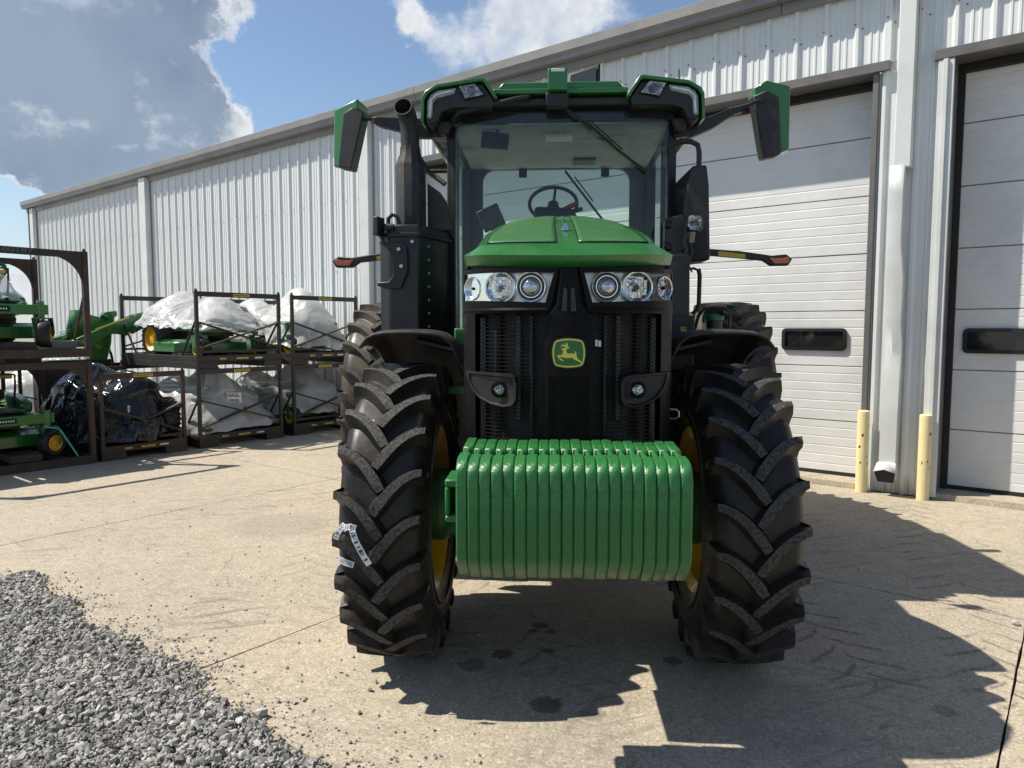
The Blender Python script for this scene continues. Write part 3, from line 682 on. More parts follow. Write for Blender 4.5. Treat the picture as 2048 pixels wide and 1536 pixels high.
bx('door_jamb', 'trimgrey', -1.815, -1.762, B0-.045, 8.60, 0, 4.27); bx('door_jamb', 'trimgrey', -1.158, -1.105, B0-.028, 8.60, 0, 4.27); bx('door_jamb', 'trimgrey', -8.76, -8.71, B0-.04, 8.60, 0, 4.27)
bx('side_seal', 'blackseal', -1.103, -1.045, 8.50, 8.548, .06, 4.2)
bx('corner_trim', 'whitetrim', -1.235, -1.10, B0-.075, B0-.030, .02, 4.265); bx('corner_trim', 'whitetrim', -1.19, -1.15, B0-.10, B0-.077, .02, 4.262)

# bollards
for i, (u, v, lab) in enumerate(((1722, 983, 'pale yellow bollard standing between the ribbed-side roll-up door and the bent downspout'), (1845, 999, 'scuffed pale yellow bollard standing beside the black-sealed second roll-up door'))):
    p = groundpx(u, v)
    t = thing('bollard', lab, 'bollard', (p.x, p.y, 0), i*.25, 'yellow bollards by the doors')
    q = MB(); q.lathe([(0,.853),(.045,.852),(.0565,.845),(.058,.838),(.058,-.02)], (0,0,0), (0,0,1), 28); q.build('post', 'postyellow', t)
    q = MB(); rb = random.Random(i+4)
    for k in range(7):
        th = R(-100+rb.uniform(-55, 55)); zz_ = rb.uniform(.25, .80); r0 = .0588; w = rb.uniform(.02, .12); h_ = rb.uniform(.004, .03)
        q.grid(lambda uu, vv: (r0*math.cos(th+w*(uu-.5)*3), r0*math.sin(th+w*(uu-.5)*3), zz_+h_*(vv-.5)+.012*uu), 4, 1)
    q.build('scuff', 'black', t, recalc=False)

# ================================================================== TRACTOR (x = picture right, y = backward, z up; origin under the front axle)
trac = thing('tractor', 'large green row-crop tractor facing the camera with a full rack of green front weights', 'tractor', (.27, 3.80, 0), R(-2.8))
def wheel(name, cx, cy, Rr, Wd, rimr, nl, lugh, loc_ph, dish, mats=('rubber', 'lugtop')):
    """a rim (the part) with its lugged tyre as a sub-part; axle along x"""
    XM = Matrix.Translation((cx, cy, Rr-.012))
    rw = Wd*.40; sgn = 1 if cx > 0 else -1
    q = MB()
    q.lathe([(rimr+.03,-rw-.012),(rimr+.035,-rw+.01),(rimr-.005,-rw+.03),(rimr-.03,-rw*.35),(rimr-.05,0),(rimr-.03,rw*.5),(rimr-.005,rw-.03),(rimr+.035,rw-.01),(rimr+.03,rw+.012),(rimr-.01,rw-.02),(rimr-.045,rw*.5),(rimr-.065,0),(rimr-.045,-rw*.35),(rimr-.02,-rw+.02),(rimr+.03,-rw-.012)], (0,0,0), (1,0,0), 56)
    d0 = dish*sgn
    q.lathe([(rimr-.055,d0),(rimr*.8,d0+.012*sgn),(rimr*.62,d0-.05*sgn),(rimr*.35,d0-.05*sgn),(rimr*.33,d0-.03*sgn),(.0,d0-.03*sgn)], (0,0,0), (1,0,0), 48)
    q.lathe([(0,d0-.045*sgn),(rimr*.6,d0-.062*sgn),(rimr*.78,d0),(rimr-.055,d0-.012*sgn)], (0,0,0), (1,0,0), 48)
    for k in range(10):
        an = 2*math.pi*k/10; q.lathe([(0,.03),(.018,.03),(.018,0)], (d0-.03*sgn*0, rimr*.52*math.cos(an), rimr*.52*math.sin(an)), (sgn,0,0), 6)
    rim = q.build(name, 'yellow', trac); rim.matrix_local = XM
    # tyre carcass: lathe about x
    q = MB(); hw = Wd/2; rc = Rr-lugh
    def crad(x):
        t = min(1, abs(x)/(hw*.98)); return rc-.012*t*t-.045*max(0, t-.8)**1.3/.2**1.3
    half = [(hw*.98*t, crad(hw*.98*t)) for t in np.linspace(0, 1, 9)]
    side = [(hw*1.02, rc-.09),(hw*1.05, rc-.14),(hw*1.06,(rc*.45+rimr*.55)),(hw*.99, rimr+.09),(hw*.88, rimr+.04),(rw+.005, rimr+.028)]
    prof = [(r, x) for x, r in half]+[(r, x) for x, r in side]
    prof = [(r, -x) for r, x in prof[::-1]]+prof[1:]
    q.lathe(prof, (0,0,0), (1,0,0), 96)
    # raised beads on the sidewall
    for sx_ in (-1, 1):
        for rr_ in (rimr+.10, rimr+.16): q.lathe([(rr_-.004, sx_*(hw*1.0)),(rr_, sx_*(hw*1.068)),(rr_+.006, sx_*(hw*1.066)),(rr_+.010, sx_*(hw*1.0))], (0,0,0), (1,0,0), 64)
    T = np.linspace(0, 1, 9); pitch = 2*math.pi/nl
    for sgn2 in (-1, 1):
        for k in range(nl):
            th0 = k*pitch+(pitch/2 if sgn2 > 0 else 0)+loc_ph
            secs = []
            x0 = -.018
            cl = []
            for t in T:
                x = x0+(hw*1.0-x0)*t; arc = .19*(1-(1-t)**1.8)
                cl.append((x, arc))
            for i, (x, arc) in enumerate(cl):
                j0, j1 = max(0, i-1), min(len(cl)-1, i+1)
                dx, da = cl[j1][0]-cl[j0][0], cl[j1][1]-cl[j0][1]; l = math.hypot(dx, da); px_, pa_ = -da/l, dx/l
                t = T[i]
                rt = Rr-.013*(abs(x)/hw)**2-(.006 if i == 0 else 0)
                rb = crad(min(abs(x), hw*.98))-.012
                wt = .0165+.007*(1-t)-(.005 if i == 0 else 0); wm = wt+.006; wb = wt+.024
                row = []
                for off, r in ((-wb, rb),(-wm, rb+.45*(rt-rb)),(-wt, rt),(wt, rt),(wm, rb+.45*(rt-rb)),(wb, rb)):
                    xx = x+px_*off; aa = arc+pa_*off
                    if i == len(cl)-1: xx = x; aa = arc+off
                    row.append((xx, aa, r))
                secs.append(row)
            x, arc = cl[-1]
            for (dx, dr, k2) in ((.012,.055,.95),(.014,.115,.75),(.004,.155,.45)):      # the lug runs over the shoulder and dies on the sidewall
                rt = Rr-.013-dr; rb = rt-.02
                row = []
                for off, out in ((-.038*k2,-.04),(-.026*k2,-.012),(-.0195*k2,0),(.0195*k2,0),(.026*k2,-.012),(.038*k2,-.04)):
                    row.append((hw*1.0+dx+out*(1 if dr else 0), arc+off+dr*.12, rt))
                secs.append(row)
            rings = [[(sgn2*x, -r*math.cos(th0+a_/Rr), r*math.sin(th0+a_/Rr)) for x, a_, r in row] for row in secs]
            o = len(q.v); n = 6; vs = [p for r_ in rings for p in r_]
            fs, ms = [], []
            for i in range(len(rings)-1):
                for j in range(n-1):
                    fs.append((o+i*n+j, o+i*n+j+1, o+(i+1)*n+j+1, o+(i+1)*n+j)); ms.append(1 if (j == 2 and i < len(T)-1) else 0)
            fs += [tuple(o+j for j in range(n)), tuple(o+(len(rings)-1)*n+j for j in range(n))]; ms += [0, 0]
            q.v += vs; q.f += fs; q.m += ms
    ty = q.build('tyre', list(mats), rim, smooth=38)
    return rim, ty
FW = {}
FW['l'] = wheel('wheel', -.828, 0, .765, .385, .40, 23, .052, .045, .03)
FW['r'] = wheel('wheel', .840, 0, .765, .395, .40, 23, .052, .0, .03)
wheel('wheel', -1.55, 2.925, .975, .49, .60, 26, .055, .02, .05, ('dustyrubber', 'lugtop'))
wheel('wheel', 1.53, 2.925, .975, .49, .60, 26, .055, .08, .05, ('dustyrubber', 'lugtop'))
# barcode tickets stuck on the tread of the picture-left front tyre
def ribbon(name, pts, w, mat, parent):
    """pts: (x, y, z) path on the tread in wheel coordinates; the ribbon is w wide, curling"""
    n = len(pts)-1; P = [Vector(p) for p in pts]; vs = []
    for i, p in enumerate(P):
        d = (P[min(i+1, n)]-P[max(i-1, 0)]).normalized(); up = Vector((0, -1, .35)).normalized(); s_ = d.cross(up).normalized()
        vs.append((p-s_*w/2, p+s_*w/2))
    q = MB(); q.add([v[0] for v in vs]+[v[1] for v in vs], [(i, i+1, i+2+n, i+1+n) for i in range(n)])
    o = q.build(name, mat, parent, smooth=0, recalc=False); setuv(o, n, 1); return o
wt_ = FW['l'][0]
def onT(x, ang, r=.735): return (x, -r*math.cos(ang), r*math.sin(ang))
ribbon('ticket', [onT(-.098,.125,.778), onT(-.092,.09,.785), onT(-.078,.045,.79), onT(-.060,0,.79), onT(-.042,-.045,.788), onT(-.022,-.095,.78)], .027, 'ticket', wt_)
ribbon('ticket', [onT(-.135,.105,.782), onT(-.118,.118,.79), onT(-.098,.122,.79), onT(-.078,.112,.786)], .026, 'ticket', wt_)
ribbon('ticket', [onT(-.128,.135,.778), onT(-.140,.115,.786), onT(-.156,.085,.788), onT(-.166,.05,.784)], .024, 'ticket', wt_)
ribbon('barcode', [onT(-.175,-.095,.722), onT(-.14,-.115,.727), onT(-.105,-.13,.728)], .027, 'barcode', wt_)
ribbon('barcode', [onT(-.125,.80,.728), onT(-.09,.79,.73), onT(-.055,.785,.731)], .018, 'barcode', wt_)

# ---- chassis, axle, engine block
q = MB(); q.b2(-.70, .70, -.13, .13, .62, .86); q.b2(-.18, .18, -.20, .35, .60, .98)
q.lathe([(.0,0),(.16,0),(.19,.03),(.19,.12),(.15,.16),(.15,.2)], (-.74,0,.76), (1,0,0), 28); q.lathe([(.0,0),(.16,0),(.19,.03),(.19,.12),(.15,.16),(.15,.2)], (.75,0,.76), (-1,0,0), 28)
q.lathe([(0,0),(.14,0),(.14,.2)], (-.82,0,.753), (1,0,0), 24); q.lathe([(0,0),(.14,0),(.14,.2)], (.83,0,.753), (-1,0,0), 24)
q.build('axle', 'dkgreen', trac, bevel=.015)
q = MB()
for sx in (-1, 1): q.bar((sx*.62, .17, .80), (sx*.30, .26, .80), .05, .05)
q.tube([(-.62,.17,.78),(.62,.17,.78)], .025); q.build('steering_rod', 'satin', trac)
q = MB(); q.b2(-.34, .34, -.60, 1.2, 1.16, 1.88); q.b2(-.30, .30, .25, 1.2, .62, 1.16); q.b2(-.16, .16, -.6, .3, .96, 1.16); q.b2(-.32, .32, 1.2, 3.15, .52, 1.55); q.b2(-1.45, 1.45, 2.80, 3.05, .86, 1.10);
q.build('drivetrain', 'satin', trac, bevel=.02)
q = MB(); q.b2(-.24, .24, -.88, -.45, .90, 1.10); q.b2(-.38, .38, -.985, -.91, .95, 1.055)
for z0, z1 in ((.96,.985),(1.095,1.125)): q.b2(-.474, -.41, -1.10, -.91, z0, z1)
q.b2(-.474, -.455, -1.10, -.91, .985, 1.095); q.b2(-.425,-.41,-1.10,-.91,.985,1.095)
q.build('weight_bracket', 'castgreen', trac, bevel=.008)
q = MB(); q.b2(-1.0, -.58, 1.15, 2.35, .55, 1.30); q.b2(.58, 1.0, 1.15, 2.35, .55, 1.30); q.build('fuel_tank', 'black', trac, bevel=.05, seg=3)
q = MB()
for k in range(4): q.b2(-1.18, -.86, 1.02+k*.02, 1.36, .42+k*.29, .445+k*.29)
q.b2(-1.19, -1.17, 1.0, 1.38, .40, 1.33); q.b2(-.87, -.85, 1.0, 1.38, .40, 1.33); q.build('step_ladder', 'satin', trac, bevel=.004)
q = MB(); q.b2(-.62, -.46, .35, .72, 1.60, 1.70); q.b2(-.58, -.47, .5, .9, 1.52, 1.56); q.b2(-.70, -.47, .2, .5, 1.33, 1.38); q.build('side_bracket', 'green', trac, bevel=.008)

# ---- suitcase weights, twenty of them
def weight_mesh():
    prof = [(-1.0,.815),(-1.02,.80),(-1.24,.795),(-1.318,.868),(-1.33,.90),(-1.33,1.165),(-1.318,1.205),(-1.285,1.232),(-1.25,1.240),(-1.19,1.242),(-1.178,1.195),(-1.105,1.197),(-1.095,1.246),(-.93,1.256),(-.90,1.24),(-.90,1.08),(-1.0,1.06)]
    YX = Matrix(((0,1,0,0),(1,0,0,0),(0,0,1,0),(0,0,0,1)))
    q = MB(); q.prism(prof, -.0202, .0202, YX)
    q.prism([(-1.20,1.17),(-1.20,1.238),(-1.085,1.242),(-1.085,1.17)], -.009, .009, YX)
    me = q.mesh('suitcase_weight', 'castgreen', 45)
    return me
wm_ = weight_mesh()
rw_ = random.Random(2)
for k in range(20):
    o = link('suitcase_weight', wm_, trac, bevel=.0052, seg=1)
    o.location = (-.3825+k*.0410, rw_.uniform(-.004, .004), rw_.uniform(-.002, .002)); o.rotation_euler = (rw_.uniform(-.003, .003), rw_.uniform(-.0007, .0007), 0)

# ---- hood: the nose tapers a little and reaches forward over the weight carrier
def nose_curve(v):
    k = min(1, max(0, (.6-v[1])/1.38)); f = 1-.043*k
    return (v[0]*f, v[1]-.13*k, 1.7+(v[2]-1.7)*f)
SHAPE[0] = nose_curve
def yf(x): x = abs(x); return -.78+.45*x*x+2.9*x**4
def mirror(i): return i
YS = [-.60, -.40, -.2, 0, .2, .4, .6, .8, 1.05]
def hint(tab, y): return float(np.interp(y, [p[0] for p in tab], [p[1] for p in tab]))
WSH = [(-.60,.385),(-.3,.402),(0,.402),(.3,.385),(.6,.36),(1.05,.33)]
ZSH = [(-.60,2.070),(-.3,2.13),(0,2.192),(.3,2.255),(.6,2.318),(1.05,2.375)]
ZCE = [(-.60,2.062),(-.3,2.148),(0,2.226),(.3,2.30),(.6,2.366),(1.05,2.43)]
def row2y(qx): return -.615+.075*abs(qx)**3
def top(qx, y):
    w, zs, zc = hint(WSH, y), hint(ZSH, y), hint(ZCE, y)
    yy = y+(.075*abs(qx)**3-.015)*max(0, 1-(y+.6)/.5)
    return (w*qx, yy, zc-(zc-zs)*abs(qx)**2.3)
QX = np.linspace(-1, 1, 17)
q = MB()
r0 = [(.458*c, yf(.462*c)+.022, 1.953+.027*abs(c)**2) for c in QX]; r1 = [(.463*c, yf(.462*c)-.004, 2.000+.022*abs(c)**2) for c in QX]
r2 = [top(c, -.6) for c in QX]
r1b = [tuple(a_*.85+b_*.15 for a_, b_ in zip(p, p2)) for p, p2 in zip(r1, r2)]
q.loft([r0, r1, r2], cap=False, closed=False)
q.loft([[top(c, y) for c in QX] for y in YS], cap=False, closed=False)
for sx in (-1, 1):
    e0, e1_, e2_ = (r0[0], r1[0], r2[0]) if sx < 0 else (r0[-1], r1[-1], r2[-1])
    lines = [[e2_, e1_, e0]]
    for y in YS[1:]:
        p = top(sx, y); lines.append([p, (sx*.462, y, p[2]-.085), (sx*.462, y, 1.953+.03)])
    q.loft(lines, cap=False, closed=False)
hood = q.build('hood', 'green', trac, smooth=28)
for sx in (-1, 1):
    q = MB()
    def sf(u, v, sx=sx):
        y = -.545+v*1.30; qq = sx*(.125+(.93-.10*v-.125)*u); p = top(qq, y); return (p[0], p[1], p[2]+.003)
    q.grid(sf, 14, 14)
    q.build('hood_screen', 'screen', hood, recalc=False, solid=.005)
    q = MB(); pts = [sf(u/10, 0) for u in range(11)]+[sf(1, v/10) for v in range(1, 11)]+[sf(1-u/10, 1) for u in range(1, 11)]+[sf(0, 1-v/10) for v in range(1, 11)]
    q.tube(pts, .0035, 5, cap=False); q.build('screen_seal', 'gloss', hood)
q = MB(); q.loft([[(-.012,-.12,2.205),(.012,-.12,2.205),(.007,-.12,2.222),(-.007,-.12,2.222)],[(-.018,-.20,2.182),(.018,-.20,2.182),(.008,-.16,2.222),(-.008,-.16,2.222)]])
q.build('badge', 'chrome', hood, bevel=.002)
q = MB(); q.tube([(0,-.12,2.21),(0,.15,2.268),(0,.5,2.352)], .004, 6); q.build('hood_crease', 'green', hood)
# side shields
for sx in (-1, 1):
    q = MB(); q.prism([(-.53,1.20),(1.05,1.20),(1.05,1.975),(-.53,1.975)], sx*.440, sx*.460, Matrix(((0,1,0,0),(1,0,0,0),(0,0,1,0),(0,0,0,1))))
    q.build('side_shield', 'gloss', trac, bevel=.004)

# ---- black nose: shell, grilles, centre column
def patch(q, c4, off, nu=10, nv=3, off2=None):
    A, B, C_, D_ = (Vector((p[0], 0, p[1])) for p in c4)     # top-outer, top-inner, bottom-inner, bottom-outer
    def f(u, v):
        p = (A*(1-u)+B*u)*(1-v)+(D_*(1-u)+C_*u)*v
        return (p.x, yf(p.x)+off, p.z)
    q.grid(f, nu, nv)
def ringstrip(q, outer, inner, off_o, off_i, m=8):
    def dens(c4):
        out = []
        for i in range(4):
            a_, b_ = c4[i], c4[(i+1) % 4]; out += [(a_[0]+(b_[0]-a_[0])*k/m, a_[1]+(b_[1]-a_[1])*k/m) for k in range(m)]
        return out
    O, I = dens(outer), dens(inner); n = len(O)
    rg = [[(x, yf(x)+off_i+.05, z) for x, z in O], [(x, yf(x)+off_o, z) for x, z in O], [(x, yf(x)+off_o, z) for x, z in I], [(x, yf(x)+off_i, z) for x, z in I]]
    q.loft(rg, cap=False)
q = MB(); q.loft([[(.452*c, yf(.458*c)+.045, 2.015) for c in QX], [(.455*c, yf(.458*c)+.06, 1.93) for c in QX], [(.455*c, yf(.455*c)+.06, 1.6) for c in QX], [(.438*c, yf(.44*c)+.07, 1.17) for c in QX]], cap=False, closed=False)
nose = q.build('nose_shell', 'mesh', trac, recalc=False)
def L4(sx, c4): return [(sx*x, z) for x, z in c4]
LAMP = [(.458,1.938),(.062,1.930),(.098,1.806),(.462,1.822)]
for sx in (-1, 1):
    q = MB(); ringstrip(q, L4(sx, [(.464,1.958),(.040,1.951),(.080,1.770),(.466,1.782)]), L4(sx, LAMP), -.006, .035)
    bz = q.build('headlight', 'nose', trac, smooth=30)
    q = MB(); patch(q, L4(sx, LAMP), .045, 14, 4); q.build('reflector', 'plate', bz, recalc=False)
    for bxx, r_, kind in ((.408,.046,'s'),(.290,.060,'m'),(.158,.058,'p')):
        xx = sx*bxx; yb = yf(bxx)+.012; zc = 1.873; ax = Vector((sx*.85 if kind == 's' else sx*.12, -1, 0)).normalized()
        org = Vector((xx, yb, zc))+ax*(.012 if kind == 's' else 0)
        q = MB(); q.lathe([(r_*.35,-.05),(r_*.75,-.035),(r_*.93,-.012),(r_,.004),(r_*1.09,.006),(r_*1.13,-.002),(r_*1.13,-.03)], org, ax, 32); q.build('lamp_bowl', 'chrome', bz)
        if kind == 'p':
            q = MB(); q.lathe([(0,.018),(r_*.3,.016),(r_*.5,.010),(r_*.64,-.001),(r_*.70,-.015)], org, ax, 32); q.build('projector_lens', 'projector', bz)
            q = MB(); q.lathe([(r_*.70,-.012),(r_*.74,.002),(r_*.80,.002),(r_*.80,-.02)], org, ax, 32); q.build('lamp_ring', 'chrome', bz)
        else:
            F = frame_from(ax); F.translation = org
            q = MB(); rb = random.Random(int(bxx*1000))
            for i in range(-4, 5):
                for j in range(-4, 5):
                    s_ = r_*.21; cx_, cz_ = i*s_, j*s_
                    if math.hypot(cx_, cz_) > r_*.82 or math.hypot(cx_, cz_) < r_*.2: continue
                    q.box((cx_, cz_, -.022+rb.uniform(-.004, .004)), (s_*.96, s_*.96, .012), Matrix.Rotation(rb.uniform(-.3, .3), 4, 'X') @ Matrix.Rotation(rb.uniform(-.3, .3), 4, 'Y'))
            q.v = [tuple(F @ Vector(v)) for v in q.v]; tag(q.build('facet', 'chrome', bz, smooth=0), None, None, None, 'stuff')
            q = MB(); q.lathe([(0,.004),(r_*.12,.003),(r_*.17,-.006),(r_*.17,-.03)], org, ax, 16); q.build('bulb_cap', 'nose', bz)
    q = MB(); patch(q, L4(sx, LAMP), -.001, 16, 4); q.build('lens', 'lens', bz, recalc=False)
# trapezoid column between the lamps, grille frames and slats
q = MB(); q.loft([[(x*s_, yf(0)+o_, z) for x, o_ in ((-1,.05),(-1,.0),(-.8,-.008),(.8,-.008),(1,.0),(1,.05))] for s_, z in ((.036,1.948),(.055,1.80),(.10,1.745),(.098,1.45),(.09,1.12))])
q.build('grille_column', 'nose', trac, smooth=25)
q = MB()
for k in range(10):
    z = 1.735-k*.0125; q.b2(-.072, .072, yf(0)-.013, yf(0)-.004, z-.0035, z)
for k in range(26):
    x = -.082+k*.0066; q.b2(x, x+.0022, yf(0)-.012, yf(0)-.006, 1.16, 1.50)
tag(q.build('grille_slat', 'rad', trac, smooth=0), None, None, None, 'stuff')
q = MB()
for sx in (-1, 1):
    for k in range(34):
        z = 1.752-k*.0165
        pts = [(sx*x, yf(x)+.03, z) for x in np.linspace(.115, .43, 8)]
        q.tube(pts, .0026, 4)
tag(q.build('grille_bar', 'rad', trac, smooth=0), None, None, None, 'stuff')
for sx in (-1, 1):
    for x, w, z0, z1, m in ((.21,.022,1.30,1.76,'alu'),(.30,.03,1.22,1.76,'rad'),(.155,.018,1.2,1.76,'satin'),(.37,.03,1.2,1.75,'satin')):
        q = MB(); q.b2(sx*x-w/2, sx*x+w/2, yf(x)+.034, yf(x)+.055, z0, z1); q.build('condenser_pipe', m, trac, bevel=.006)
    q = MB(); q.loft([[(sx*x, yf(x)+o_, z) for x, o_ in ((.462,.10),(.466,.0),(.445,-.012),(.405,-.008),(.40,.05))] for z in (1.772, 1.6, 1.4, 1.18)])
    q.build('grille_frame', 'nose', trac, smooth=30)
    q = MB(); q.loft([[(sx*x, yf(x)+o_, z_) for o_, z_ in ((.04,1.785),(-.012,1.785),(-.016,1.776),(-.008,1.762),(.04,1.762))] for x in np.linspace(.09, .468, 12)]); q.build('grille_rail', 'nose', trac, smooth=35)
    q = MB(); q.prism([(sx*.03,1.77),(sx*.022,1.87),(sx*.008,1.86),(sx*.008,1.77)], yf(0)-.012, yf(0)-.008); q.build('latch', 'alu', trac)
for k in range(2):
    q = MB(); q.b2(.112+k*.014, .122+k*.014, yf(.11)+.02, yf(.11)+.023, 1.625-k*.002, 1.652-k*.004); q.build('white_label', 'white', trac, smooth=0)
# fog lamp pods
for sx in (-1, 1):
    P = [(.452,1.512),(.25,1.506),(.222,1.496),(.212,1.47),(.215,1.40),(.232,1.372),(.27,1.366),(.33,1.375),(.39,1.40),(.432,1.445),(.45,1.49)]
    n = len(P); cx_, cz_ = .33, 1.44
    rg = []
    for k_, off in ((1.0,.06),(1.0,-.03),(.95,-.043),(.86,-.040),(.80,-.028)):
        rg.append([(sx*(cx_+(x-cx_)*k_), yf(cx_+(x-cx_)*k_)+off, cz_+(z-cz_)*k_) for x, z in P])
    q = MB(); q.loft(rg, cap=True); pod = q.build('lamp_pod', 'pod', trac, smooth=40)
    q = MB(); q.lathe([(.036,.004),(.034,.016),(.028,.018),(.026,.006)], (sx*.292, yf(.292)-.026, 1.441), (0,-1,0), 28); q.build('lamp_ring', 'nose', pod)
    q = MB(); q.lathe([(0,.018),(.012,.017),(.022,.012),(.027,.004)], (sx*.292, yf(.292)-.026, 1.441), (0,-1,0), 28); q.build('fog_lens', 'lampglass', pod)
q = MB(); q.tube([(.45,-.62,1.345),(.475,-.63,1.345),(.487,-.635,1.335),(.487,-.635,1.315),(.475,-.63,1.305),(.45,-.62,1.305)], .004, 8); q.build('hood_latch_ring', 'steel', trac)

# ---- leaping deer emblem
def emblem(parent, ox, oy, oz, k):
    def bez(p0, p1, p2, m=10): return [((1-t)**2*p0[0]+2*t*(1-t)*p1[0]+t*t*p2[0], (1-t)**2*p0[1]+2*t*(1-t)*p1[1]+t*t*p2[1]) for t in np.linspace(0, 1, m, endpoint=False)]
    def outline(e):
        a = e
        return bez((560-a,600),(600-a*.7,550-a),(640,530-a),4)+bez((640,530-a),(1040,420-a),(1450,530-a))+bez((1450,530-a),(1490+a*.7,550-a),(1520+a,600),4)+bez((1520+a,600),(1640+a,950),(1520+a,1300))+bez((1520+a,1300),(1500+a*.7,1350+a),(1440,1375+a),4)+bez((1440,1375+a),(1040,1480+a),(640,1375+a))+bez((640,1375+a),(580-a*.7,1350+a),(560-a,1300),4)+bez((560-a,1300),(440-a,950),(560-a,600))
    def W3(p): return (ox+(p[0]-1040)*k, oz-(p[1]-955)*k)
    deer = [(775,820),(850,775),(935,757),(915,728),(850,720),(750,748),(795,712),(838,697),(765,665),(840,668),(905,672),(840,613),(888,635),(938,685),(960,650),(940,583),(985,610),(1008,660),(1005,742),(1020,748),(1080,738),(1045,785),(985,795),(972,830),(958,900),(980,948),(1050,966),(1150,962),(1245,965),(1240,920),(1212,868),(1270,905),(1312,985),(1283,1000),(1315,1060),(1345,1155),(1430,1195),(1485,1285),(1462,1305),(1400,1240),(1300,1200),(1220,1165),(1150,1105),(1050,1116),(950,1120),(860,1100),(742,1078),(762,1130),(830,1170),(868,1232),(845,1232),(770,1188),(700,1122),(640,1050),(668,1030),(740,1015),(820,1010),(832,950),(862,872),(850,850),(800,845)]
    q = MB(); q.prism([W3(p) for p in outline(45)], oy-.004, oy+.012); e = q.build('emblem', 'dkgreen', parent, smooth=30)
    q = MB(); q.prism([W3(p) for p in outline(10)], oy-.0062, oy-.003); q.build('emblem_border', 'emyellow', e, smooth=30)
    q = MB(); q.prism([W3(p) for p in outline(-42)], oy-.0074, oy-.005); q.build('emblem_field', 'emgreen', e, smooth=30)
    q = MB(); q.prism([W3(p) for p in deer], oy-.0096, oy-.007); q.build('leaping_deer', 'emyellow', e, smooth=0)
M['emyellow'] = pm('emblem_yellow', (.72, .60, .08), .4, 0, .05, 30)
M['emgreen'] = pm('emblem_green', (.016, .12, .03), .35, 0, .05, 30)
emblem(trac, 0, yf(0)-.02, 1.597, .1215/1000)

SHAPE[0] = None
# ---- front fenders: black shells arching over the tyres
def fender(sx, cx):
    q = MB(); rows = []
    for i, an in enumerate(np.linspace(80, 172, 16)):
        a_ = R(an); row = []
        for t in np.linspace(-1, 1, 13):
            x = cx+sx*(.235*t)*-1 if False else cx+.245*t
            outer = (t*sx) > 0
            rr_ = .925-(.035 if outer else .06)*abs(t)**3-((.045 if outer else .10)*max(0, (abs(t)-.75)/.25)**1.5)
            if not outer: x = cx+.27*t
            row.append((x, -rr_*math.cos(a_), .765+rr_*math.sin(a_)))
        rows.append(row)
    q.loft(rows, cap=False, closed=False)
    o = q.build('fender', 'fender', trac, smooth=60, recalc=False, solid=.014, bevel=.004)
    q = MB()
    ins = -sx
    q.tube([(cx+ins*.34,.05,1.05),(cx+ins*.30,.10,1.40),(cx+ins*.22,.15,1.58),(cx,.2,1.63)], .026, 10)
    q.build('fender_bracket', 'satin', o)
fender(-1, -.80); fender(1, .80)

# ---- exhaust aftertreatment box, muffler and stack
q = MB(); plan = [(-1.15,.80),(-1.075,.745),(-.89,.745),(-.735,1.10),(-.735,1.45),(-1.15,1.45)]
q.loft([[(x, y, z) for x, y in plan] for z in (1.50, 2.31)]+[[(x*.97-.028, y*.97+.03, 2.35) for x, y in plan]]); box = q.build('exhaust_box', 'satin', trac, bevel=.012, smooth=25)
q = MB(); q.loft([[(-1.152,.79,2.27),(-1.078,.733,2.27),(-.885,.733,2.27),(-.725,1.09,2.27),(-.725,1.1,2.27),(-1.152,1.1,2.27)],[(-1.152,.79,2.295),(-1.078,.733,2.295),(-.885,.733,2.295),(-.725,1.09,2.295),(-.725,1.1,2.295),(-1.152,1.1,2.295)]]); q.build('box_lid', 'black', box, bevel=.004)
for k in range(7):
    z = 2.22-k*.085
    q = MB(); q.lathe([(0,.008),(.008,.007),(.011,0)], (-.845,.845,z), (.36,-.16,0), 8); q.build('bolt', 'steel', box)
for p in ((-1.0,.741,2.225),(-.93,.741,2.24)):
    q = MB(); q.lathe([(0,.010),(.011,.009),(.014,0)], p, (0,-1,0), 8); q.build('bolt', 'steel', box)
q = MB(); q.prism([(-1.145,2.235),(-.985,2.235),(-.96,2.20),(-.955,2.06),(-1.0,1.95),(-1.10,1.945),(-1.15,1.965),(-1.15,1.985),(-1.08,1.99),(-1.05,2.03),(-1.05,2.14),(-1.09,2.20)], .715, .735); q.build('lamp_bracket', 'black', box, bevel=.005)
for p in ((-1.01,.712,2.19),(-.995,.712,2.085)):
    q = MB(); q.lathe([(0,.010),(.012,.009),(.015,0)], p, (0,-1,0), 8); q.build('bolt', 'steel', box)
q = MB(); q.box((-1.135,.72,2.33), (.035,.09,.115), Matrix.Rotation(R(-18), 4, 'Z')); q.lathe([(0,.0),(.02,0),(.02,-.06)], (-1.105,.73,2.33), (-1,0,0), 12); q.bar((-1.12,.72,2.27),(-1.10,.72,2.22),.02,.02); wl1 = q.build('work_lamp', 'black', box, bevel=.006)
wl1['label'] = 'work lamp turned away from the camera'
q = MB(); q.tube([(-1.10,.83,2.34),(-1.10,.83,2.395),(-1.075,.83,2.42),(-1.045,.83,2.41),(-1.03,.83,2.37),(-1.03,.83,2.33)], .013, 10); q.build('lifting_hook', 'black', box)
q = MB(); oct_ = [(math.cos(R(22.5+45*k)), math.sin(R(22.5+45*k))) for k in range(8)]
q.lathe([(0,2.34),(.099,2.34),(.099,2.755),(.093,2.77),(.07,2.83),(.066,2.86),(.064,2.88),(.0,2.88)], (-.985,1.0,0), (0,0,1), 12, R(15), R(15)+2*math.pi); muf = q.build('muffler', 'mufblk', trac, smooth=25)
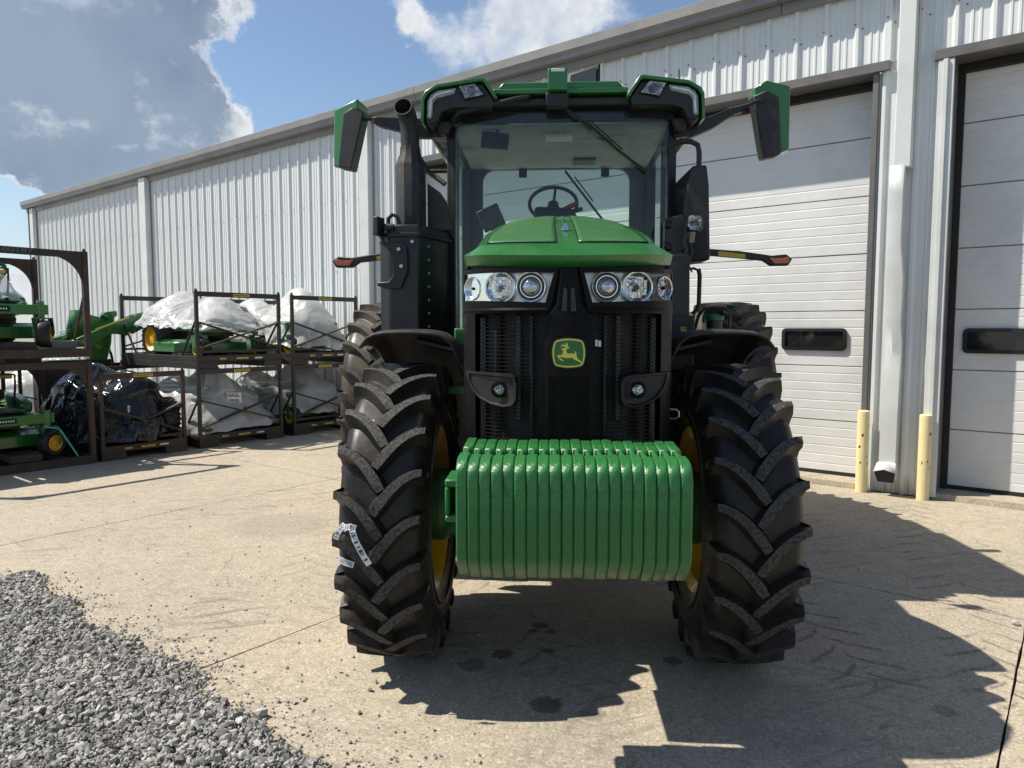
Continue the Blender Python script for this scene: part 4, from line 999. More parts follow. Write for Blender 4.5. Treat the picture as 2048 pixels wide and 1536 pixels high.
q = MB(); pts = [(-.985,1.0,2.84),(-.987,1.0,2.95),(-.990,.998,3.01),(-.996,.985,3.065),(-1.004,.95,3.10),(-1.012,.90,3.112)]
n = 24; k_ = len(pts)
def ringat(c, d, r): 
    F = frame_from(d); F.translation = Vector(c); return [tuple(F @ Vector((r*math.cos(2*math.pi*j/n), r*math.sin(2*math.pi*j/n), 0))) for j in range(n)]
ds = [(0,0,1),(0,0,1),(-.02,-.08,1),(-.05,-.35,.9),(-.08,-.75,.6),(-.08,-.92,.32)]
ro = [ringat(p, d, .060) for p, d in zip(pts, ds)]; ri = [ringat(p, d, .054) for p, d in zip(pts[::-1], ds[::-1])]
q.loft(ro+ri, cap=False); q.build('stack_pipe', 'mufblk', muf, smooth=50)
q = MB(); q.prism([(-.885,2.35),(-.72,2.35),(-.76,2.54),(-.80,2.60),(-.885,2.66)], 1.06, 1.10); q.build('heat_shield', 'black', trac, bevel=.004)

# ---- cab
q = MB()
for sx in (-1, 1):
    q.loft([[(sx*.705, 1.13+o, z), (sx*.765, 1.15+o, z), (sx*.765, 1.24+o, z), (sx*.705, 1.22+o, z)] for o, z in ((-.03,1.55),(0,3.13))])
    q.loft([[(sx*.74, 2.45, z), (sx*.82, 2.45, z), (sx*.82, 2.60, z), (sx*.74, 2.60, z)] for z in (1.45, 3.13)])
    q.b2(sx*.74, sx*.80, 1.15, 2.55, 3.06, 3.13); q.b2(sx*.74, sx*.80, 1.1, 2.55, 1.50, 1.62)
    q.b2(sx*.762, sx*.80, 1.75, 1.81, 1.6, 3.1)
q.b2(-.75, .75, 1.12, 1.18, 3.06, 3.14)
cab = q.build('cab_frame', 'satin', trac, bevel=.008)
def rrect(x0, x1, z0, z1, r, m=6):
    out = []
    for cx, cz, s0 in ((x1-r,z1-r,0),(x0+r,z1-r,90),(x0+r,z0+r,180),(x1-r,z0+r,270)):
        out += [(cx+r*math.cos(R(s0+90*k/m)), cz+r*math.sin(R(s0+90*k/m))) for k in range(m+1)]
    return out
o_, i_ = rrect(-.80,.80,1.5,3.12,.02), rrect(-.645,.61,1.9,3.055,.11); m = len(o_)
q = MB(); q.add([(x,2.50,z) for x,z in o_]+[(x,2.50,z) for x,z in i_]+[(x,2.56,z) for x,z in i_]+[(x,2.56,z) for x,z in o_],
    [(k,(k+1)%m,(k+1)%m+m,k+m) for k in range(m)]+[(k+m,(k+1)%m+m,(k+1)%m+2*m,k+2*m) for k in range(m)]+[(k+2*m,(k+1)%m+2*m,(k+1)%m+3*m,k+3*m) for k in range(m)])
q.build('rear_frame', 'cabgrey', cab, smooth=30)
q = MB(); q.add([(x,2.545,z) for x,z in i_], [tuple(range(m))]); q.build('rear_window', 'glass', cab, smooth=0)
for xx in (-.30, .40):
    q = MB(); q.b2(xx-.035, xx+.035, 2.50, 2.53, 2.985, 3.06); q.build('window_hinge', 'black', cab, bevel=.012, seg=3)
q = MB(); q.tube([(.06,2.52,3.04),(.20,2.515,2.86),(.34,2.515,2.68),(.46,2.515,2.53)], .010, 6); q.tube([(.14,2.51,2.99),(.30,2.51,2.78)], .006, 6); q.build('rear_wiper', 'black', cab)
q = MB(); q.grid(lambda u, v: (-.705+1.41*u, 1.115+.03*(1-v)*0-.03*math.cos((u-.5)*math.pi)-.03*(1-v), 1.62+1.49*v), 12, 4); q.build('windshield', 'glass', cab, recalc=False)
q = MB()
for sx in (-1, 1): q.add([(sx*.765,1.24,1.62),(sx*.765,2.45,1.62),(sx*.765,2.45,3.08),(sx*.765,1.24,3.08)], [(0,1,2,3)])
q.build('side_window', 'glass', cab, smooth=0)
q = MB(); q.grid(lambda u, v: (-.74+1.48*u, 1.22+1.28*v, 3.085+.012*math.sin(u*math.pi)-.03*v), 8, 6); q.build('headliner', 'headliner', cab, recalc=False, solid=.015)
q = MB(); q.b2(-.11, .09, 1.45, 1.62, 3.055, 3.085); q.b2(-.08,.06,1.44,1.47,3.05,3.075); q.build('dome_lamp', 'white', cab, bevel=.012)
q = MB(); q.box((.40,1.75,3.075), (.36,.42,.012), Matrix.Rotation(R(-20),4,'Z')); q.build('roof_hatch_label', 'headliner', cab, bevel=.004)
for k in range(3):
    q = MB(); q.box((.30+.03*k,1.58+.035*k,3.066), (.05,.014,.004), Matrix.Rotation(R(-20),4,'Z')); q.build('label_print', 'black', cab)
q = MB(); q.b2(.12, .30, 2.15, 2.35, 3.045, 3.07); q.build('speaker', 'cabgrey', cab, bevel=.02)
q = MB(); q.box((-.455,1.36,3.005), (.19,.03,.11), Matrix.Rotation(R(6),4,'Y')); q.tube([(-.45,1.37,3.05),(-.42,1.36,3.10)], .01, 8); q.build('inside_mirror', 'black', cab, bevel=.012)
q = MB(); q.b2(-.74, .74, 1.15, 2.5, 1.44, 1.50); q.b2(.30, .70, 1.5, 2.4, 1.5, 2.15); q.build('cab_floor', 'cabgrey', cab, bevel=.02)
q = MB(); q.b2(-.30, .26, 2.02, 2.50, 1.75, 1.95); q.loft([[(-.27,2.36,1.95),(.23,2.36,1.95),(.23,2.48,1.95),(-.27,2.48,1.95)],[(-.24,2.42,2.45),(.20,2.42,2.45),(.20,2.49,2.45),(-.24,2.49,2.45)]]); q.build('seat', 'seat', cab, bevel=.04, seg=3)
q = MB(); q.loft([[(-.17,1.42,1.5),(.13,1.42,1.5),(.13,1.58,1.5),(-.17,1.58,1.5)],[(-.19,1.48,2.45),(.15,1.48,2.45),(.13,1.66,2.52),(-.17,1.66,2.52)],[(-.185,1.52,2.575),(.10,1.52,2.56),(.08,1.66,2.59),(-.16,1.66,2.60)]]); q.build('dash_console', 'black', cab, bevel=.02)
q = MB(); F = frame_from((0,.55,.84)); F.translation = Vector((-.045,1.72,2.625)); n = 40
q.tube([tuple(F @ Vector((.178*math.cos(2*math.pi*k/n), .178*math.sin(2*math.pi*k/n), 0))) for k in range(n+1)], .0135, 8)
for an in (95, 215, 325): q.tube([tuple(F @ Vector((.03*math.cos(R(an)), .03*math.sin(R(an)), -.02))), tuple(F @ Vector((.175*math.cos(R(an)), .175*math.sin(R(an)), 0)))], .010, 6)
q.lathe([(0,.01),(.04,.005),(.045,-.03),(.03,-.2)], F.translation, (0,.55,.84), 16); q.build('steering_wheel', 'black', cab)
q = MB(); q.tube([(.0,1.62,2.55),(.05,1.60,2.575),(.13,1.58,2.61)], [.018,.02,.016], 8); q.build('shift_lever', 'orange', cab)
q = MB(); q.box((.11,1.56,2.55), (.12,.03,.03), Matrix.Rotation(R(-15),4,'Y')); q.build('stalk', 'black', cab, bevel=.008)
q = MB(); q.box((-.495,1.5,2.495), (.165,.04,.16), Matrix.Rotation(R(-24),4,'Y')); q.tube([(-.48,1.53,2.42),(-.44,1.6,2.2),(-.4,1.7,2.0)], .018, 8); q.build('monitor', 'cabgrey', cab, bevel=.008)
# wipers, brow rail
q = MB(); q.tube([(-.03,1.02,3.17),(.02,1.03,3.13),(.20,1.05,2.99)], .011, 8); q.tube([(.16,1.045,3.04),(.36,1.06,2.87),(.56,1.075,2.72)], .009, 6); q.tube([(.19,1.035,3.04),(.40,1.05,2.86)], .005, 6); q.build('wiper', 'black', cab)
q = MB(); q.tube([(-.71,1.06,3.03),(-.70,1.02,3.07),(-.66,.99,3.095),(-.30,.96,3.165),(-.22,.97,3.18),(-.2,1.02,3.2)], .014, 8); q.build('grab_bar', 'black', cab)

# ---- roof
q = MB(); q.b2(-.80, .80, 1.15, 2.72, 3.135, 3.225); q.b2(-.70, .70, 1.02, 1.16, 3.135, 3.20); roof = q.build('cab_roof', 'satin', trac, bevel=.02)
q = MB(); q.prism([(-.415,3.245),(.40,3.245),(.36,3.285),(-.375,3.285)], 1.01, 2.70); q.prism([(-.44,3.205),(.425,3.205),(.425,3.238),(-.44,3.238)], .985, 1.3); q.prism([(-.82,3.225),(.82,3.225),(.78,3.25),(-.78,3.25)], 1.2, 2.74)
q.build('roof_panel', 'green', roof, bevel=.006)
for sx in (-1, 1):
    O = [(.905,3.02),(.898,3.175),(.875,3.215),(.80,3.258),(.512,3.296),(.490,3.29),(.408,3.168)]
    I = [(.427,3.160),(.500,3.270),(.518,3.272),(.797,3.236),(.857,3.201),(.880,3.167),(.886,3.02)]
    q = MB(); q.prism([(sx*x, z) for x, z in O+I], .93, 2.4); q.build('roof_visor', 'green', roof, bevel=.005, smooth=25)
    FA = [(.434,3.162),(.503,3.262),(.521,3.264),(.794,3.228),(.850,3.196),(.872,3.163),(.878,3.03),(.845,3.015),(.80,3.03),(.775,3.09),(.70,3.115),(.45,3.115)]
    q = MB(); q.prism([(sx*x, z) for x, z in FA], .96, 1.6); fa = q.build('visor_fascia', 'black', roof, bevel=.008, smooth=25)
    LQ = [(.655,3.243),(.555,3.258),(.500,3.190),(.617,3.168)]
    q = MB(); q.prism([(sx*x, z) for x, z in [(.672,3.246),(.550,3.262),(.486,3.188),(.622,3.158)]], .945, .965); rl = q.build('roof_lamp', 'gloss', roof, bevel=.004)
    q = MB(); q.prism([(sx*x, z) for x, z in LQ], .941, .948); q.build('lamp_reflector', 'lampglass', rl)
    q = MB(); q.lathe([(.0,.003),(.018,.006),(.030,.002)], (sx*.578,.941,3.213), (0,-1,0), 18); q.build('lamp_bulb', 'lenspat', rl)
    q = MB(); q.prism([(sx*x, z) for x, z in LQ], .932, .938); q.build('lamp_lens', 'lens2', rl)
    ST = [(.675,3.238),(.80,3.222),(.842,3.195),(.862,3.16),(.868,3.055),(.845,3.045),(.832,3.06),(.828,3.14),(.805,3.172),(.69,3.20)]
    q = MB(); q.prism([(sx*x, z) for x, z in ST], .95, .962); ls = q.build('light_strip', 'ledglass', roof, bevel=.003)
    q = MB()
    q.tube([(sx*.70,.948,3.219),(sx*.80,.948,3.198),(sx*.838,.948,3.165),(sx*.848,.948,3.06)], .007, 6); q.build('light_guide', 'white', ls)
    q = MB(); q.tube([(sx*.80,1.3,3.24),(sx*.80,1.3,3.27),(sx*.80,1.3,3.28)], [.035,.03,.012], 10); q.build('antenna_base', 'black', roof)
q = MB(); q.tube([(.80,1.3,3.27),(.80,1.3,3.45)], .004, 6); q.build('antenna', 'black', roof)
q = MB(); q.prism([(-.088,3.20),(.035,3.20),(.035,3.335),(-.088,3.335)], .90, 1.0); rc = q.build('receiver', 'green', roof, bevel=.006)
q = MB(); q.prism([(-.066,3.31),(.018,3.31),(.018,3.329),(-.066,3.329)], .893, .903); q.build('receiver_window', 'white', rc, bevel=.002)
q = MB(); q.prism([(-.10,3.115),(.045,3.115),(.045,3.195),(-.10,3.195)], .94, 1.05); q.build('receiver_mount', 'black', rc, bevel=.005)
q = MB(); q.loft([[(.07,1.75,3.24),(.27,1.75,3.24),(.27,2.0,3.24),(.07,2.0,3.24)],[(.07,1.75,3.58),(.27,1.75,3.64),(.27,2.0,3.64),(.07,2.0,3.58)]]); q.build('roof_box', 'trimgrey', roof, bevel=.008)
q = MB(); q.b2(.275, .30, 1.76, 1.98, 3.3, 3.655); q.build('box_lid', 'black', roof, bevel=.006)
for sx in (-1, 1):
    q = MB(); q.prism([(sx*.72,3.06),(sx*.83,3.06),(sx*.80,2.98),(sx*.75,2.97)], 1.05, 1.25); q.build('pillar_cover', 'black', roof, bevel=.01)

# ---- mirrors
def mirror_unit(sx):
    # housing: green shell wraps black face; front face is a chamfered slab
    if sx < 0:
        A = [(-1.575,3.19),(-1.365,3.245),(-1.33,3.205),(-1.345,3.02),(-1.40,2.80),(-1.425,2.772),(-1.545,2.795),(-1.585,2.82)]
        q = MB(); q.loft([[(-1.555,1.24,3.195),(-1.375,1.17,3.25),(-1.375,1.17,3.20),(-1.44,1.165,2.80),(-1.565,1.24,2.815)],
                          [(-1.575,1.34,3.18),(-1.335,1.30,3.225),(-1.328,1.30,3.15),(-1.42,1.30,2.785),(-1.585,1.34,2.83)]]); h_ = q.build('mirror', 'green', trac, bevel=.008)
        q = MB(); q.loft([[(-1.475,1.175,3.155),(-1.40,1.140,3.185),(-1.330,1.155,3.155),(-1.418,1.140,2.775),(-1.52,1.180,2.80)],
                          [(-1.46,1.30,3.155),(-1.40,1.29,3.185),(-1.326,1.29,3.15),(-1.415,1.29,2.78),(-1.51,1.30,2.80)]]); q.build('mirror_face', 'black', h_, bevel=.008)
    else:
        q = MB(); q.loft([[(1.275,1.215,3.29),(1.345,1.165,3.325),(1.512,1.20,3.295),(1.515,1.20,2.885),(1.44,1.165,2.85),(1.355,1.20,2.845)],
                          [(1.268,1.32,3.26),(1.345,1.31,3.31),(1.53,1.34,3.285),(1.53,1.34,2.89),(1.44,1.30,2.86),(1.34,1.32,2.85)]]); h_ = q.build('mirror', 'green', trac, bevel=.008)
        q = MB(); q.loft([[(1.270,1.20,3.235),(1.345,1.152,3.255),(1.43,1.17,3.22),(1.455,1.165,2.855),(1.44,1.155,2.842),(1.350,1.185,2.825)],
                          [(1.262,1.30,3.235),(1.345,1.29,3.255),(1.43,1.30,3.22),(1.455,1.30,2.86),(1.44,1.29,2.845),(1.345,1.30,2.83)]]); q.build('mirror_face', 'black', h_, bevel=.008)
        q = MB(); q.add([(1.357,1.150,3.245),(1.43,1.166,3.21),(1.452,1.158,2.87),(1.442,1.1535,2.86)], [(0,1,2,3)])
    if sx < 0:
        q = MB(); q.tube([(-1.36,1.21,3.115),(-1.31,1.2,3.12),(-1.24,1.2,3.118)], .012, 8)
        q.prism([(-1.27,3.125),(-1.24,3.13),(-1.0,3.115),(-.80,3.105),(-.80,2.985),(-.98,2.99),(-1.08,3.03),(-1.22,3.065),(-1.265,3.085)], 1.17, 1.24); q.build('mirror_arm', 'black', h_, bevel=.008)
        q = MB(); q.b2(-.855, -.765, 1.12, 1.26, 2.975, 3.09); q.build('mirror_hinge', 'satin', h_, bevel=.008)
    else:
        q = MB(); q.tube([(1.355,1.19,3.20),(1.30,1.18,3.20),(1.24,1.19,3.175),(1.12,1.2,3.15)], .013, 8)
        q.prism([(.80,3.045),(.99,3.10),(1.13,3.155),(1.19,3.155),(1.20,3.125),(1.14,3.11),(1.0,3.02),(.84,2.955),(.80,2.965)], 1.16, 1.23); q.build('mirror_arm', 'black', h_, bevel=.008)
        q = MB(); q.prism([(.745,3.03),(.80,3.05),(.84,3.03),(.84,2.96),(.745,2.95)], 1.12, 1.26); q.tube([(.77,1.15,2.93),(.80,1.12,2.935)], .015, 8); q.build('mirror_hinge', 'satin', h_, bevel=.008)
mirror_unit(-1); mirror_unit(1)
q = MB(); q.tube([(.70,1.0,2.875),(.76,.99,2.893),(.83,.98,2.888),(.868,.97,2.865),(.878,.97,2.82),(.878,.97,2.66)], .017, 10); q.build('grab_rail', 'black', trac)
q = MB(); q.tube([(-.99,1.3,2.9),(-.93,1.35,2.80),(-.80,1.3,2.70)], .018, 8); q.tube([(-.93,1.35,2.80),(-.77,1.35,2.80)], .015, 8); q.build('grab_rail', 'black', trac)
# ---- box and work lamp beside the cab, picture right
q = MB(); q.loft([[(.775,1.02,2.12),(.955,.95,2.14),(.965,1.0,2.14),(.96,1.25,2.14),(.775,1.25,2.12)],[(.80,.96,2.6),(.935,.93,2.6),(.945,.98,2.6),(.94,1.25,2.6),(.70,1.25,2.6)],[(.835,.95,2.735),(.918,.93,2.735),(.925,.97,2.73),(.925,1.2,2.73),(.80,1.2,2.70)]])
ab = q.build('air_intake_box', 'black', trac, bevel=.014, smooth=25, seg=3)
q = MB(); q.prism([(.66,2.40),(.77,2.42),(.80,2.39),(.79,2.22),(.77,2.15),(.66,2.13)], .90, 1.0); q.build('cover_bracket', 'satin', trac, bevel=.015, seg=3)
for z in (2.355, 2.215):
    q = MB(); q.b2(.655, .70, .878, .90, z-.025, z+.025); q.build('bracket_slot', 'gloss', trac, bevel=.012)
q = MB(); q.prism([(.70,2.14),(.79,2.20),(.795,2.08),(.77,2.02),(.70,2.07)], .86, .92); q.build('cable_bracket', 'satin', trac, bevel=.006)
q = MB(); q.tube([(.79,.80,2.29),(.775,.82,2.25),(.785,.82,2.2),(.775,.83,2.13),(.79,.83,2.07),(.83,.83,2.075),(.86,.83,2.06)], .008, 6); q.tube([(.80,.82,2.26),(.815,.82,2.18),(.80,.83,2.09),(.82,.83,2.05)], .006, 6); q.build('lamp_cable', 'black', trac)
q = MB(); F = Matrix.Rotation(R(-14),4,'Z'); F.translation = Vector((.80,.70,2.335)); P = [(-.036,.035),(-.018,.052),(.042,.046),(.052,.03),(.05,-.03),(.03,-.052),(-.02,-.045),(-.04,-.02)]
q.prism(P, 0, .06, F); wl2 = q.build('work_lamp', 'black', trac, bevel=.006)
q = MB(); q.prism([(x*.86+.001, z*.86) for x, z in P], -.006, -.001, F); q.build('lamp_reflector', 'lampglass', wl2)
q = MB(); q.b2(-.022,.03,-.012,-.006,-.012,.012); q.v = [tuple(F @ Vector(v)) for v in q.v]; q.build('lamp_bulb', 'lenspat', wl2)
q = MB(); q.prism([(x*.9, z*.9) for x, z in P], -.016, -.012, F); q.build('lamp_lens', 'lens2', wl2)
q = MB(); q.bar((.80,.73,2.29),(.80,.76,2.23),.03,.02); q.build('lamp_stem', 'steel', wl2)
q = MB(); q.loft([[(.60,.80,1.5),(.81,.80,1.5),(.81,1.1,1.5),(.60,1.1,1.5)],[(.60,.80,2.16),(.80,.80,2.16),(.80,1.1,2.16),(.60,1.1,2.16)]]); q.build('cab_corner_post', 'satin', trac, bevel=.012)
q = MB(); q.tube([(.86,.83,2.07),(.87,.84,2.03),(.87,.85,1.86),(.865,.86,1.82),(.835,.87,1.79)], .014, 8); q.build('coolant_pipe', 'black', trac)
q = MB(); q.b2(.50, .775, .48, .80, 1.45, 1.775); bb = q.build('battery_box', 'black', trac, bevel=.012)
emblem(bb, .705, .474, 1.692, .034/1000)
q = MB(); q.lathe([(0,1.79),(.056,1.79),(.06,1.783),(.06,1.752),(.055,1.748),(0,1.748)], (.985,.92,0), (0,0,1), 26); q.build('filler_cap', 'emgreen', trac, smooth=40)
q = MB(); q.lathe([(.05,1.75),(.05,1.70),(.055,1.695),(.055,1.55)], (.985,.92,0), (0,0,1), 22); q.b2(.91,1.07,.9,1.1,1.3,1.68); q.build('filler_neck', 'black', trac, bevel=.01)
q = MB(); q.tube([(.985+.02,.87,1.797),(1.02,.86,1.80),(1.055,.88,1.785)], .014, 7); q.build('cap_tether', 'gloss', trac)
q = MB(); q.tube([(.855,.98,1.58),(.87,.98,1.68),(.895,.98,1.78),(.93,.98,1.825),(.985,.98,1.835),(1.06,.98,1.83),(1.095,.98,1.80),(1.10,.98,1.60)], .011, 8); q.build('guard_hoop', 'black', trac)
# ---- marker arms
for sx in (-1, 1):
    q = MB(); O = [(.95,2.31),(1.16,2.305),(1.40,2.285),(1.62,2.252),(1.73,2.262),(1.775,2.225),(1.745,2.175),(1.62,2.175),(1.56,2.215),(1.38,2.235),(1.16,2.255),(.95,2.26)]
    q.prism([(sx*x, z) for x, z in O], 1.86, 1.92); mk = q.build('marker_arm', 'black', trac, bevel=.008)
    q = MB(); q.prism([(sx*x, z) for x, z in [(1.215,2.288),(1.42,2.262),(1.42,2.232),(1.215,2.252)]], 1.853, 1.862); q.build('reflector_strip', 'reflector', mk)
    q = MB(); q.prism([(sx*x, z) for x, z in [(1.60,2.235),(1.64,2.228),(1.70,2.230),(1.735,2.24),(1.755,2.222),(1.735,2.192),(1.635,2.190)]], 1.848, 1.862); q.build('turn_lamp', 'amber', mk, bevel=.003)

# ================================================================== STEEL SHIPPING CRATES AND WHAT STANDS IN THEM
CROT = math.atan2(E2.y, E2.x)        # crate frame: x towards the wall, y away from the yard, z up
AF = -9.75
def cpos(b, depth, z=0, a0=None): return wl((AF if a0 is None else a0)-depth, b, z)
def xbrace(p0, p1, w=.058, t=.022): return MB().bar(p0, p1, t, w, (0, 1, 0))
def crate(name, label, group, b0, z0, wd, dp, h, mat='blacksteel', heavy=False, xfront=True, a0=None, tagtext=True, seed=1):
    t = thing(name, label, 'steel crate', cpos(b0, 0, z0, a0), CROT, group); p = .07 if heavy else .052
    def part(nm, mb, m=mat, bv=.004): return mb.build(nm, m, t, bevel=bv, smooth=0)
    fh = .105 if heavy else .085
    zb = .10 if not heavy else .0
    for y in (p/2, dp-p/2): part('base_rail', MB().b2(0 if not heavy else -.0, wd, y-p/2, y+p/2, zb, zb+fh))
    for x in (p/2, wd-p/2): part('side_rail', MB().b2(x-p/2+.001, x+p/2-.001, p, dp-p, zb+.002, zb+fh-.002))
    if not heavy:
        for x0 in (.0, wd-.30):
            q = MB(); q.b2(x0, x0+.30, .002, .012, 0, .10); q.b2(x0, x0+.30, dp-.012, dp-.002, 0, .10); q.b2(x0, x0+.012, .0, dp, 0, .098); q.b2(x0+.288, x0+.30, 0, dp, 0, .098); q.b2(x0, x0+.3, 0, dp, .0, .008)
            part('fork_pocket', q)
    for k in range(4):
        x = p+(wd-2*p)*(k+.5)/4; part('deck_slat', MB().b2(x-.05, x+.05, p, dp-p, zb+.03, zb+.06))
    for x in (p/2, wd-p/2):
        for y in (p/2, dp-p/2):
            q = MB(); q.b2(x-p/2+.003, x+p/2-.003, y-p/2+.003, y+p/2-.003, zb+fh-.001, h-.001)
            q.loft([[(x-.018,y-.018,h),(x+.018,y-.018,h),(x+.018,y+.018,h),(x-.018,y+.018,h)],[(x-.01,y-.01,h+.035),(x+.01,y-.01,h+.035),(x+.01,y+.01,h+.035),(x-.01,y+.01,h+.035)]])
            part('post', q)
    for y in (p/2, dp-p/2):
        part('top_rail', MB().b2(p-.002, wd-p+.002, y-p/2+.006, y+p/2-.006, h-(.085 if heavy else .075), h-.004))
        if heavy:
            for sx, x in ((1, p), (-1, wd-p)):
                c = [(x, h-.07), (x+sx*.36, h-.07)]+[(x+sx*(.36-.36*math.sin(R(an))), h-.07-.34*(1-math.cos(R(an)))) for an in range(8, 91, 10)]
                q = MB(); q.prism([(a_, b_) for a_, b_ in c], y-.02, y+.02); part('gusset', q, bv=.003)
    rt = h*.60; rb_ = h*.26
    if xfront:
        for y in (.012, dp-.012):
            part('cross_brace', xbrace((p, y-.004, rt), (wd-p, y-.004, rb_)), mat); part('cross_brace', xbrace((p, y+.012, rb_), (wd-p, y+.012, rt)), mat)
            part('low_rail', MB().b2(p, wd-p, y+.004, y+.03, h*.205, h*.235))
    for x in (p*.5, wd-p*.5):
        q = MB(); q.bar((x, p, h*.62), (x, p+.42, zb+fh), .026, .026); part('side_strut', q)
        q = MB(); q.bar((x, dp-p, h*.62), (x, dp-p-.42, zb+fh), .026, .026); part('side_strut', q)
    if tagtext:
        rg = random.Random(seed)
        x0 = wd*rg.uniform(.36, .44)
        tp = MB(); tp.b2(x0, x0+.26, -.0025+.006, .0045, h-.062, h-.022); tg = part('tag', tp, 'tagyellow', 0)
        tq = MB()
        for k in range(11): tq.b2(x0+.02+k*.02, x0+.033+k*.02, .001, .0032, h-.05+rg.uniform(0, .004), h-.036)
        tag(tq.build('tag_print', 'black', tg, smooth=0), None, None, None, 'stuff')
        part('tag', MB().b2(wd*.44, wd*.44+.19, -.003, -.001, zb+.025, zb+.050), 'tagyellow', 0); part('tag', MB().b2(wd*.25, wd*.25+.1, -.003, -.001, zb+.025, zb+.05), 'tagyellow', 0)
        part('tag', MB().b2(wd*.66, wd*.66+.12, -.003, -.001, zb+.025, zb+.047), 'white', 0)
    return t
GH, GB = 'tall heavy steel mower crates', 'black steel crates with crossed braces'
c1 = crate('steel_crate', 'rusty heavy crate on the ground with an uncovered green mower, beneath another', GH, 1.55, 0, 2.32, 1.72, 1.29, 'rust', True, False, tagtext=False)
c2 = crate('steel_crate', 'heavy crate with curved corner gussets stacked on top, chalk number on its top rail', GH, 1.55, 1.345, 2.32, 1.72, 1.30, 'rust', True, False, tagtext=False)
for t_ in (c1, c2):
    q = MB(); q.b2(1.42, 1.75, .10, 1.6, .10, .19); q.build('skid_channel', 'rust', t_, bevel=.008)
    q = MB(); q.b2(.42, .75, .10, 1.6, .10, .19); q.build('skid_channel', 'rust', t_, bevel=.008)
for b_ in (1.85, 3.2):
    pos = cpos(b_, 0, 1.29)
q = MB(); q.b2(1.02, 1.40, .05, 1.6, -.055, -.001); q.b2(.1, .45, .05, 1.6, -.055, -.001); q.build('foot_channel', 'blacksteel', c2, bevel=.004)
q = MB(); q.prism([(1.93,.105),(2.18,.105),(2.24,.20),(1.90,.20)], .12, .3); q.build('wheel_chock', 'trimgrey', c2, bevel=.004)
textmesh('chalk_number', '1100187', .085, 'trimgrey', c2, Matrix.Translation((1.50, .0035, 1.262)) @ Matrix.Rotation(R(90), 4, 'X'), .0008, 1.5)
crate('steel_crate', 'crate holding the mower shrouded in black plastic, orange rust on its braces', GB, 3.93, 0, 1.12, 1.9, 1.125, 'rust', seed=3)
crate('steel_crate', 'lower crate holding a machine under white plastic with a printed sticker', GB, 5.23, 0, 1.37, 2.35, 1.125, 'blacksteel', seed=5)
crate('steel_crate', 'upper crate holding a half covered machine with a yellow-rimmed back tyre', GB, 5.23, 1.125, 1.37, 2.35, 1.095, 'blacksteel', seed=6)
crate('steel_crate', 'lower crate closest to the wall, partly hidden behind the big tyre', GB, 6.79, 0, 1.32, 2.35, 1.125, 'blacksteel', seed=8)
crate('steel_crate', 'upper crate closest to the wall holding a rounded white plastic bundle', GB, 6.79, 1.125, 1.32, 2.35, 1.095, 'blacksteel', seed=9)

# ---- zero-turn mower (x forward, y its left, z up)
def small_wheel(parent, name, c, r, w, rimr, ax, tread=True):
    q = MB(); n = 36
    q.lathe([(rimr,-w*.42),(rimr+.012,-w*.5),(r*.86,-w*.52),(r*.97,-w*.40),(r,-w*.2),(r,w*.2),(r*.97,w*.40),(r*.86,w*.52),(rimr+.012,w*.5),(rimr,w*.42)], c, ax, n)
    if tread:
        F = frame_from(ax); F.translation = Vector(c)
        for k in range(26):
            for s_ in (-1, 1):
                th = 2*math.pi*(k+(.5 if s_ > 0 else 0))/26
                T = F @ Matrix.Rotation(th, 4, 'Z') @ Matrix.Translation((r, 0, s_*w*.24)) @ Matrix.Rotation(s_*.5, 4, 'X')
                q.add(*_boxvf(.022, .030, w*.5), T)
    ty = q.build(name, 'smallrubber', parent, smooth=40)
    q = MB()
    q.lathe([(rimr+.012,-w*.5),(rimr,-w*.46),(rimr*.93,-w*.30),(rimr*.80,-w*.22),(rimr*.45,-w*.26),(rimr*.40,-w*.40),(0,-w*.42)], c, ax, 28)
    q.lathe([(rimr+.012,w*.5),(rimr,w*.46),(rimr*.93,w*.30),(rimr*.80,w*.22),(rimr*.45,w*.26),(rimr*.40,w*.40),(0,w*.42)], c, ax, 28)
    q.build('rim', 'yellow', ty); return ty
